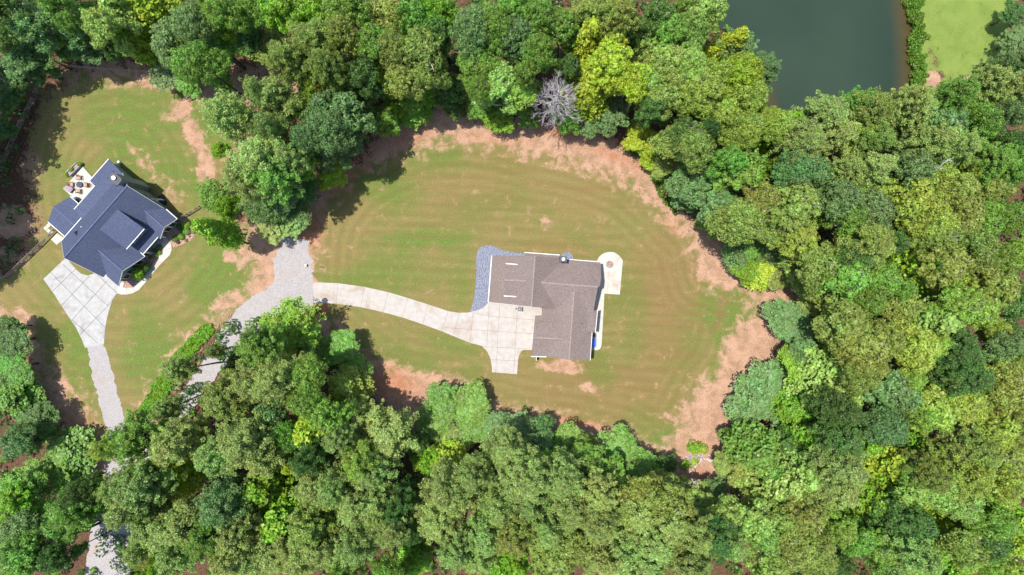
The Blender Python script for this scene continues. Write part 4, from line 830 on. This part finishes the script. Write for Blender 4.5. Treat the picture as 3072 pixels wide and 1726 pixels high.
T4 = """50 270 110 o D,75 400 100 o G,40 200 70 o D,70 560 100 g G,50 470 80 l D,180 680 125 p D,60 800 95 o T,130 740 70 l D,330 860 120 g G 22,220 950 135 o G,110 1000 110 o G,340 1070 115 p G,60 1100 100 o B,190 1120 115 o G,410 990 90 o D,130 1220 120 o T,60 1300 90 o L,300 1200 115 o G,415 1090 75 o D,250 1300 110 o T,120 1400 120 o G,290 1400 80 o D,
1420 220 150 p B 26,1330 320 110 p G,1540 300 90 o G,1690 290 90 o B,1390 400 120 p P,1270 420 110 p P,1210 250 55 p P,1050 325 50 p P 18,865 440 80 p P 20,1160 520 130 p O,1290 520 105 p P,1480 450 115 o G,1560 540 110 o G,1660 600 120 o G,1700 480 75 g Y 17,835 600 66 p P 18,940 740 85 p P,640 790 135 p G,560 860 85 p W,830 810 120 p P,720 900 100 p G,690 1000 140 p P,560 970 75 p P,610 1090 130 p P,
950 930 115 g Y 22,860 1020 95 g Y 18,1180 740 145 p P,1290 820 115 p P,1140 880 110 p P,1320 640 105 o T,1430 740 95 o G,1560 750 125 g Y 23,1540 870 65 g Y,1370 980 130 g B 22,1400 1110 120 g B 22,1210 1080 85 g B,1070 1120 130 p T,910 1140 120 p P,760 1180 120 p P,850 1260 125 p P,745 1310 90 p P,1000 1240 110 p G,1040 1340 110 p G,900 1380 115 p P,
1200 1210 115 p P,1270 1330 125 p P,1130 1420 105 p P,760 1430 95 p B,1400 1300 125 p P,1530 1220 130 p O,1600 1060 120 p P,1580 920 90 p D,1480 1400 115 p P"""
T5 = """180 290 105 o G 20,70 500 95 o D,290 420 75 l G 13,230 510 100 g W 18,120 620 115 o G,290 660 110 p P,180 760 90 p P,400 770 150 p P,240 890 110 p W,390 930 120 p P,470 680 60 l B 8,560 800 75 l D,735 560 105 o G,860 610 110 o G,680 680 115 o G,870 710 110 o G,770 760 90 o P,640 870 80 l B 12,740 890 95 g Y 14,
990 700 90 o T,1100 740 115 o T,1180 800 95 o T,1230 700 60 l T 10,1010 850 125 p P,1150 940 130 p P,1030 1000 130 p P,920 950 100 p P,1120 1090 110 p P,960 1110 105 p P,1370 780 125 o G,1280 870 105 o G,1430 880 105 o G,1600 820 120 o G,1560 940 105 o G,1670 930 90 o G,1340 1010 120 p P,1440 1070 115 p P,1330 1160 125 p P,1480 1170 105 p P,
1600 1090 80 g Y,1550 1190 100 g Y,1680 1180 95 l D,710 980 125 p P,780 1100 130 p P,700 1220 120 p P,870 1230 115 p P,800 1340 115 p P,930 1350 105 p P,260 1050 110 p P,380 1080 110 p P,170 1040 105 p P,500 1070 95 p D,430 1180 110 p P,300 1200 130 p P,170 1300 130 p P,310 1330 120 p P,450 1300 105 p P,70 1180 120 p G,80 1350 115 p P,570 1180 75 o D,
250 1430 100 p G,400 1420 95 o G,600 1330 65 l G 10,560 1400 85 g B 14,1020 1340 85 g B,1120 1270 120 p O,1230 1240 105 p P,1260 1370 130 o O,1400 1310 130 o O,1500 1390 115 p P,1620 1300 115 p P,1640 1400 115 p P,960 1420 75 l G,1090 1420 80 o B"""
T6 = """1120 70 130 o O,1250 70 125 o O,1370 70 110 o G,1300 170 140 o O,1180 180 105 o O,1370 260 120 o O,1250 290 95 o O,940 160 115 o T 12,1010 240 120 o T 14,1050 320 85 o T 14,1160 290 70 g Y 13,820 540 170 l T 11.5,1000 400 120 o B 17,1170 420 125 g L 19,1110 540 120 g L 18,970 600 80 g B 12,1220 500 90 g L,1350 370 115 o O,1450 330 105 o O,1310 460 95 o O,
1520 90 110 o O,1600 170 130 g L 24,1500 190 90 g L,1700 190 110 g L,1790 80 125 o W,1880 100 125 o W,1960 170 75 o W,2060 80 125 o D,2010 250 105 o T,2100 270 90 o D,1590 350 140 o W,1660 270 90 o W,1600 450 85 o W,1800 300 130 p D,1840 410 130 p D,1750 480 100 o D,2000 390 105 o O,2090 420 90 o G,1430 510 125 o T,1530 560 120 o T,1420 640 120 o T,
1710 580 120 o W,1830 620 130 o W,1660 670 85 o W,2050 530 125 o O,1940 570 90 o W,1990 700 120 o W,2090 680 90 o O,1240 620 105 p D,1220 760 110 p D,1190 900 135 p P,1190 1050 125 p P,700 780 110 o G 14,800 800 120 g G 18,650 880 85 o O 13,870 880 100 g G 18,760 920 105 o O,960 820 80 o D 12,1090 740 100 g B 18,1080 830 90 g B,960 740 60 l D 9,
1000 920 105 g L 20,870 990 125 g L 22,790 1080 100 o O,990 1040 95 o L,570 1020 70 l T 9,1370 820 100 g Y,1460 880 125 g Y 21,1560 800 100 g B,1330 740 75 g B,1330 1070 110 g B,1420 1110 100 g B,1410 1000 85 l D,1520 1000 100 g B,1610 1010 105 o L,1710 1050 125 o L,1820 1100 125 o L,1560 920 85 o G,1530 1170 120 o D,1610 1240 110 o D,
1790 850 140 p O,1700 890 100 p O,1900 880 120 p O,1900 1000 125 p W,2040 880 125 o O,2060 780 85 o O,2080 1010 115 o W,1990 1090 105 o W,2070 1160 105 g B,1960 1190 110 o G,2080 1280 105 g Y,680 1180 110 o L 21,780 1210 120 o L 22,820 1290 85 o L,130 820 120 o G 19,220 890 95 o G 19,60 880 90 o G,330 905 60 l D 8,
290 1010 115 o O,420 1050 135 o O,220 1090 110 o O,330 1140 125 o O,500 1100 110 o O,180 1180 120 p P,300 1260 130 p P,420 1240 120 p P,530 1240 105 p P,590 1340 110 p D,130 1330 125 p P,260 1380 125 p P,420 1370 115 p P,700 1370 100 p P,60 1110 75 g Y,50 1200 75 g Y,540 1400 95 p P,
940 1170 125 o O,1080 1160 115 o O,990 1290 135 o O,1120 1290 120 o O,910 1380 115 o O,1060 1400 115 o O,1200 1210 95 o W,1290 1230 105 o G,1400 1260 105 g B,1500 1290 110 o G,1440 1370 110 o G,1570 1370 120 p P,1190 1380 80 l D,1650 1310 95 g B,1710 1220 115 g Y,1790 1290 105 g B,1730 1390 110 g B,1870 1350 120 o O,1970 1310 110 o D,1960 1420 95 o G,2070 1400 105 o W,1840 1200 90 g Y,
480 800 36 s B,432 892 28 s B,478 875 20 s Y,520 815 26 s W"""
HTOP = dict(o=(21, 26), p=(24, 29), g=(17, 22), l=(11, 15), s=(1.5, 2.5))
NAME = dict(o='broadleaf_tree', p='pine_tree', g='sweetgum_tree', l='small_tree', s='bush')
openp = [clayB, lawnB, lawnA, lawnC]
def p1(x, y, poly): return bool(pip(np.array([x]), np.array([y]), poly)[0])
WORDS = dict(o='broad tree', p='pine', g='narrow-crowned tree', l='low tree', s='bush')
LAND = [("in the top left corner", 120, 110), ("behind the back fence of the left lawn", 480, 110), ("at the top edge above the dead tree's left", 1120, 90), ("left of the left lawn's side fence", 20, 330), ("between the two lawns' upper ends", 900, 220),
        ("in the clump between the two lawns", 780, 460), ("beside the gravel lane's upper end", 880, 610), ("above the big lawn's upper left clay", 1210, 270), ("just left of the grey dead tree", 1480, 220), ("between the dead tree and the pond", 1860, 120), ("right of the grey dead tree", 1820, 330),
        ("on the pond's left bank", 2180, 180), ("at the pond's lower left corner", 2260, 360), ("above the big lawn's upper right bend", 2040, 430), ("below the pond's bottom tip", 2480, 400), ("below the bright green field by the pond", 2800, 330), ("right of the bright green field", 3040, 120),
        ("along the right edge, level with the pond", 3010, 450), ("right of the big lawn's upper right clay", 2240, 600), ("far right, level with the brown house roof", 2880, 640), ("midway right, level with the brown house roof", 2560, 650), ("beside the wide clay bulge right of the lawn", 2380, 830), ("at the right edge halfway down", 2960, 880),
        ("midway right, below the house's level", 2660, 960), ("by the lone teal crown's right", 2420, 1080), ("at the lower lawn's right clay strip", 2260, 1330), ("in the lower right woods' middle", 2580, 1330), ("at the right edge, lower down", 2960, 1250), ("in the bottom right corner", 2900, 1620), ("at the bottom edge right of centre", 2450, 1620),
        ("below the brush pile", 2150, 1560), ("below the big lawn's lower right tip", 1920, 1420), ("under the big lawn, below the house", 1640, 1330), ("at the bottom edge below the house", 1640, 1600), ("at the lower lawn edge left of the house", 1400, 1260), ("at the bottom edge left of centre", 1250, 1600),
        ("below the curved driveway's lawn", 1150, 1150), ("beside the gravel lane below the curved driveway", 860, 1050), ("along the lane's lower stretch", 560, 1200), ("in the lower woods left of centre", 900, 1380), ("at the bottom edge right of the gravel road", 620, 1600), ("left of the narrow gravel drive", 90, 1070), ("at the lower left edge", 130, 1400), ("in the bottom left corner", 130, 1640)]
ALL = []
for (ox, oy), txt in (((0, 0), T1), ((900, 0), T2), ((1800, 0), T3), ((0, 863), T4), ((900, 863), T5), ((1800, 863), T6)):
    for it in txt.replace('\n', '').split(','):
        p = it.split(); u, v = ox + float(p[0]) / 1.677, oy + float(p[1]) / 1.677; k = p[3]; rpx = float(p[2]) / 1.677
        ALL.append([u, v, rpx, k, p[4], float(p[5]) if len(p) > 5 else None])
# the densest spots first lose a tree when two crowns sit almost on the same spot
keepT = []
for t in sorted(ALL, key=lambda t: -t[2]):
    if all(math.hypot(t[0] - q[0], t[1] - q[1]) > THIN * (t[2] + q[2]) or t[3] in 's' or t[4] in 'YB' and q[4] not in 'YB' and math.hypot(t[0] - q[0], t[1] - q[1]) > .3 * (t[2] + q[2]) for q in keepT): keepT.append(t)
rt.seed(5); PLACED = []
for u, v, rpx, k, cl, hh in keepT:
    fixed = hh is not None; h = hh or rt.uniform(*HTOP[k]); fr = .86 if k in 'op' else (.7 if k == 'g' else .8)
    if k == 's': h = rpx * K * 1.5; fr = .5
    p = P(u, v, h * fr)
    while k != 's' and h > 7 and any(p1(p.x, p.y, q) for q in openp): h -= 1; p = P(u, v, h * fr)
    rad = rpx * K * (H - h * fr) / H * (.92 if k in "op" else 1.0)
    PLACED.append([u, v, k, cl, p.x, p.y, h, rad])
print('maxgroup', 0); print('trees', len(ALL), len(PLACED), {k: sum(1 for t in PLACED if t[2] == k) for k in 'opgls'})
gr_ = {}
for t in PLACED:
    t.append(min(LAND, key=lambda l: math.hypot(l[1] - t[0], l[2] - t[1]))[0]); gr_.setdefault((t[2], t[3], t[8]), []).append(t)
ORD = ['leftmost', 'second from left', 'third from left', 'fourth from left', 'fifth from left', 'sixth from left', 'seventh from left', 'eighth from left', 'ninth from left', 'tenth from left', 'eleventh from left', 'twelfth from left', 'thirteenth from left', 'fourteenth from left']
CNT = {2: 'two', 3: 'three', 4: 'four', 5: 'five', 6: 'six', 7: 'seven', 8: 'eight', 9: 'nine', 10: 'ten', 11: 'eleven', 12: 'twelve', 13: 'thirteen', 14: 'fourteen', 15: 'fifteen'}
for (k, cl, zn), ts in gr_.items():
    ts.sort(key=lambda t: t[0])
    for i, t in enumerate(ts):
        lb = '%s %s %s' % (CW[cl], WORDS[k], zn)
        if len(ts) > 1: lb += ', ' + (ORD[i] if i < len(ts) - 1 or i == 0 else 'rightmost') + ' of ' + CNT.get(len(ts), 'many')
        if len(lb.replace('-', ' ').split()) > 16 and ' of ' in lb: lb = lb[:lb.rindex(' of ')]
        if len(lb.split()) > 16: lb = lb.replace('narrow-crowned', 'slim').replace('just ', '')
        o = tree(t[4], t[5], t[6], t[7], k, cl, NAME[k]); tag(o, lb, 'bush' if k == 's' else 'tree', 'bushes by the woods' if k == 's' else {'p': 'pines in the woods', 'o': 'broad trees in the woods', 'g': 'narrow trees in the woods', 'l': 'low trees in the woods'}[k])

# trees whose crowns are mostly out of frame and shade the left lawn edge
for (u, v, h, rad, cl, lb) in ((-60, 380, 23, 5.0, 'D', 'dark tree beyond the left frame edge level with the upper fence'), (-20, 250, 23, 5.0, 'D', 'dark tree at the far left beside the top woods'), (-110, 470, 24, 5.4, 'T', 'dark tree far beyond the left frame edge at mid fence'), (-22, 545, 22, 4.2, 'D', 'dark tree beside the lower end of the left side fence'), (-110, 640, 24, 5.4, 'D', 'dark tree far beyond the left edge above the fence stub'), (12, 458, 24, 4.8, 'D', 'tall dark tree beside the left side fence, crown cut by frame'), (40, 330, 23, 4.4, 'D', 'dark tree beside the upper end of the left side fence'), (-45, 560, 22, 4.6, 'D', 'dark tree beyond the left frame edge above the lower fence'), (-40, 690, 21, 5.0, 'D', 'dark tree beyond the left frame edge shading the fence'), (-60, 800, 20, 4.4, 'D', 'dark tree beyond the left frame edge below the fence corner')):
    p = P(u, v); o = tree(p.x, p.y, h, rad, 'p', cl, 'pine_tree'); tag(o, lb, 'tree', 'pines in the woods')
# the slim tree standing alone by the left house's shrubs
p = P(744, 731); o = tree(p.x, p.y, 22, 2.3, 'g', 'B', 'sweetgum_tree', var=1); tag(o, 'slim bright green tree standing alone right of the blue-roofed house shrubs', 'tree')
# dead tree
p = P(1655, 370); r = empty('dead_tree', (p.x, p.y, 0)); tag(r, 'bare silvery-grey dead tree at the top edge of the clay', 'tree')
dm = dead(3).build('branches', M['deadwood'], r); r.scale = (.87, .87, 1.1)
# bare pale limbs and snags that stand out of the canopy
def snag(pts, lb, name='dead_snag', cat='dead tree', w=.2):
    q0 = P(*pts[0]); m = MB(); v = [P(*p) - q0 for p in pts]; n = len(v); m.tube(v, [w * (1 - .75 * i / (n - 1)) for i in range(n)], 7)
    rn = random.Random(int(pts[0][0]))
    for i in range(1, n):
        for _ in range(3):
            d = Vector((rn.uniform(-1, 1), rn.uniform(-1, 1), rn.uniform(0, .8))) * rn.uniform(.6, 1.4); m.tube([v[i], v[i] + d * .5, v[i] + d + Vector((0, 0, .2))], [w * .28, w * .18, w * .08], 4)
    o = m.build(name, M['log' if 'white' in lb else 'deadwood']); o.location = q0; tag(o, lb, cat)
snag([(1874,345,4),(1890,310,10),(1910,282,15),(1925,262,19)], 'thick pale bare trunk leaning up beside the yellow-green trees by the dead tree', w=.3)
snag([(2620,738,19),(2600,715,19.5),(2570,700,20),(2530,688,19),(2498,673,18)], 'long pale bare limb arching over crowns midway right of the big lawn', w=.2)
snag([(2086,1478,2),(2093,1455,6),(2082,1448,9),(2078,1442,10)], 'small forked white snag left of the dark gap below the brush pile', w=.12)
snag([(2104,1482,2),(2092,1462,7),(2094,1450,10),(2080,1446,11)], 'twisted white snag rising below the brush pile clay', w=.14)
snag([(2058,1467,2),(2060,1452,6),(2066,1443,8),(2068,1438,9)], 'thin curved white snag, leftmost one below the brush pile', w=.1)
snag([(2870,1350,20),(2900,1338,21),(2935,1345,20),(2965,1350,19)], 'grey bare limb lying over olive crowns near the right edge, lower down', w=.2)
snag([(1530,318,8),(1445,312,9),(1430,318,9),(1425,312,9.5)], 'short bare white limb poking from trees above the clay, left of dead tree', w=.12)
snag([(2790,495,22),(2815,505,23),(2830,490,24),(2845,480,24)], 'bare grey twiggy limb in canopy below the bright green field', w=.14)
snag([(2680,1680,18),(2720,1672,19),(2760,1676,19)], 'pale bare limb over crowns at the bottom edge far right', w=.13)
snag([(1284,180,22),(1292,190,22.5),(1300,206,23)], 'thin white bare limb in olive crowns above the clump between lawns', w=.1)
# young tree in the mulch ring
p = P(958, 935); o = tree(p.x, p.y, 1.6, .45, 's', 'G', 'sapling'); tag(o, 'tiny sapling in the red mulch ring below the driveway end', 'sapling')
# garden shrubs
ZS = Zm(460, 560, 6.577); ZF = Zm(300, 690, 8.04)
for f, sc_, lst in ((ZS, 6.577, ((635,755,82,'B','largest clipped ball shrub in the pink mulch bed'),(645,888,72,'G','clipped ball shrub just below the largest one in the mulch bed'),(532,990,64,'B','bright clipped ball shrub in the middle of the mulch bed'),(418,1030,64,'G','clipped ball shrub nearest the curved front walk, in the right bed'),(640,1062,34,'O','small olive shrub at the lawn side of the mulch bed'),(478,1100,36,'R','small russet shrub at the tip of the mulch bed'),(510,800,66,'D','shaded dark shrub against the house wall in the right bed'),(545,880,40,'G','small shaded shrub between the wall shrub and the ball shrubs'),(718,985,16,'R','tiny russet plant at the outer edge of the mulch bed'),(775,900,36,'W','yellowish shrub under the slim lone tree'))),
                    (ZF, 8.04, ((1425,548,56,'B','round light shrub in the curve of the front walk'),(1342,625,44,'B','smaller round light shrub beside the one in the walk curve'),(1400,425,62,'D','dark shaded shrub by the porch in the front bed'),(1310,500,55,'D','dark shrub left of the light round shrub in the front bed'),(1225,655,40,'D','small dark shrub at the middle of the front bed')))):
    for x, y, rr, cl, lb in lst:
        rad = rr / sc_ * K; q = f(x, y, rad); o = tree(q.x, q.y, rad * 1.5, rad, 'b', cl, 'shrub'); tag(o, lb, 'shrub', 'garden shrubs before the blue-roofed house')
q = ZF(880, 1050, 2.4); o = tree(q.x, q.y, 3.3, 1.15, 's', 'B', 'ornamental_tree'); tag(o, 'feathery bright ornamental tree before the front gable of the blue-roofed house', 'tree', None)
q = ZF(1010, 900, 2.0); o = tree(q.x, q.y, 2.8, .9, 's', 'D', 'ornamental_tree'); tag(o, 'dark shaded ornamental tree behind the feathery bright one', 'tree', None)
for dx, dy, cl, lb in ((-1.35, -.95, 'Y', 'yellow-green plant trailing from the lower end of the planter'), (1.1, .9, 'B', 'bright plant at the upper end of the planter'), (-.3, -.1, 'G', 'green plant in the middle of the raised planter')):
    o = tree(planter_spot.x + dx, planter_spot.y + dy, .9, .4, 's', cl, 'potted_plant', z=.35 if dx > -1 else 0); tag(o, lb, 'plant', 'plants of the raised planter')

# ------------------------------------------------------------ uncountable greenery
def scatter(name, polys, n, rad, zr, w, cols, seed, excl=(), label=None, margin=0.0, hgt=1.0):
    rs = np.random.RandomState(seed); out = []
    allp = np.concatenate([np.array(p) for p in polys]); lo, hi = allp.min(0), allp.max(0)
    pts = rs.uniform(lo, hi, (n * 4, 2)); ok = np.zeros(len(pts), bool)
    for p in polys: ok |= pip(pts[:, 0], pts[:, 1], p)
    if 'bank' in name: pts = pts + rs.normal(size=pts.shape) * .55; ok &= np.sin(pts[:, 0] * 1.3 + 2) * np.cos(pts[:, 1] * .9) < .55
    for p, mg in excl: ok &= sdf(pts[:, 0], pts[:, 1], p) < -mg
    pts = pts[ok][:n]; k = 34
    for x, y in pts:
        r = rad * rs.uniform(.5, 1.3); d = udir(k, rs, 0); out.append(quads(np.array([x, y, rs.uniform(*zr)]) + d * r * np.array([1, 1, .8 * hgt]), d + rs.normal(size=(k, 3)) * .6 + np.array([0, 0, .4]), w, w * 1.2, rs))
    me = qmesh(name, np.concatenate(out)); o = link(name, me, M['leaf']); o.color = cols; tag(o, label, None, None, 'stuff'); return o
fr_ = [(-100, -64), (100, -64), (100, 64), (-100, 64)]
ex = [(clayB, .6), (lawnA, 1.0), (lawnB, 1.0), (lawnC, .8), (pond, .3)]
scatter('undergrowth', [fr_], 2600, .95, (.1, 1.6), .42, (.06, .14, .026, 1), 3, ex, 'dark leafy undergrowth on the woodland floor between the trunks')
scatter('undergrowth', [fr_], 900, .8, (.1, 1.2), .38, (.13, .28, .02, 1), 9, ex, 'bright green saplings and brambles in the woodland gaps')
wd_ = XY(D, [(530,815),(540,835),(505,870),(478,905),(450,950),(425,985),(405,1020),(385,1050),(352,1062),(342,1048),(372,1000),(396,955),(430,905),(470,860),(505,825)])
scatter('tall_weeds', [wd_], 750, .36, (.05, .5), .22, (.15, .36, .02, 1), 12, (), 'bright green strip of tall weeds between the left lawn and the lane')
wb_ = XY(D, [(2288,-60),(2312,-60),(2316,60),(2316,150),(2320,222),(2296,228),(2299,170),(2297,90),(2290,20)])
scatter('bank_vegetation', [wb_], 330, .5, (-.4, .7), .26, (.10, .21, .014, 1), 15, (), 'bright weeds growing along the pond bank beside the green field')
edge_ = XY(D, [(1590,350),(1640,390),(1690,470),(1700,540),(1660,500),(1640,430),(1590,385)])
scatter('tall_weeds', [edge_], 150, .4, (.05, .5), .26, (.085, .18, .014, 1), 18, (), 'scrubby weeds along the upper right clay edge')
print('objects', len(bpy.data.objects))
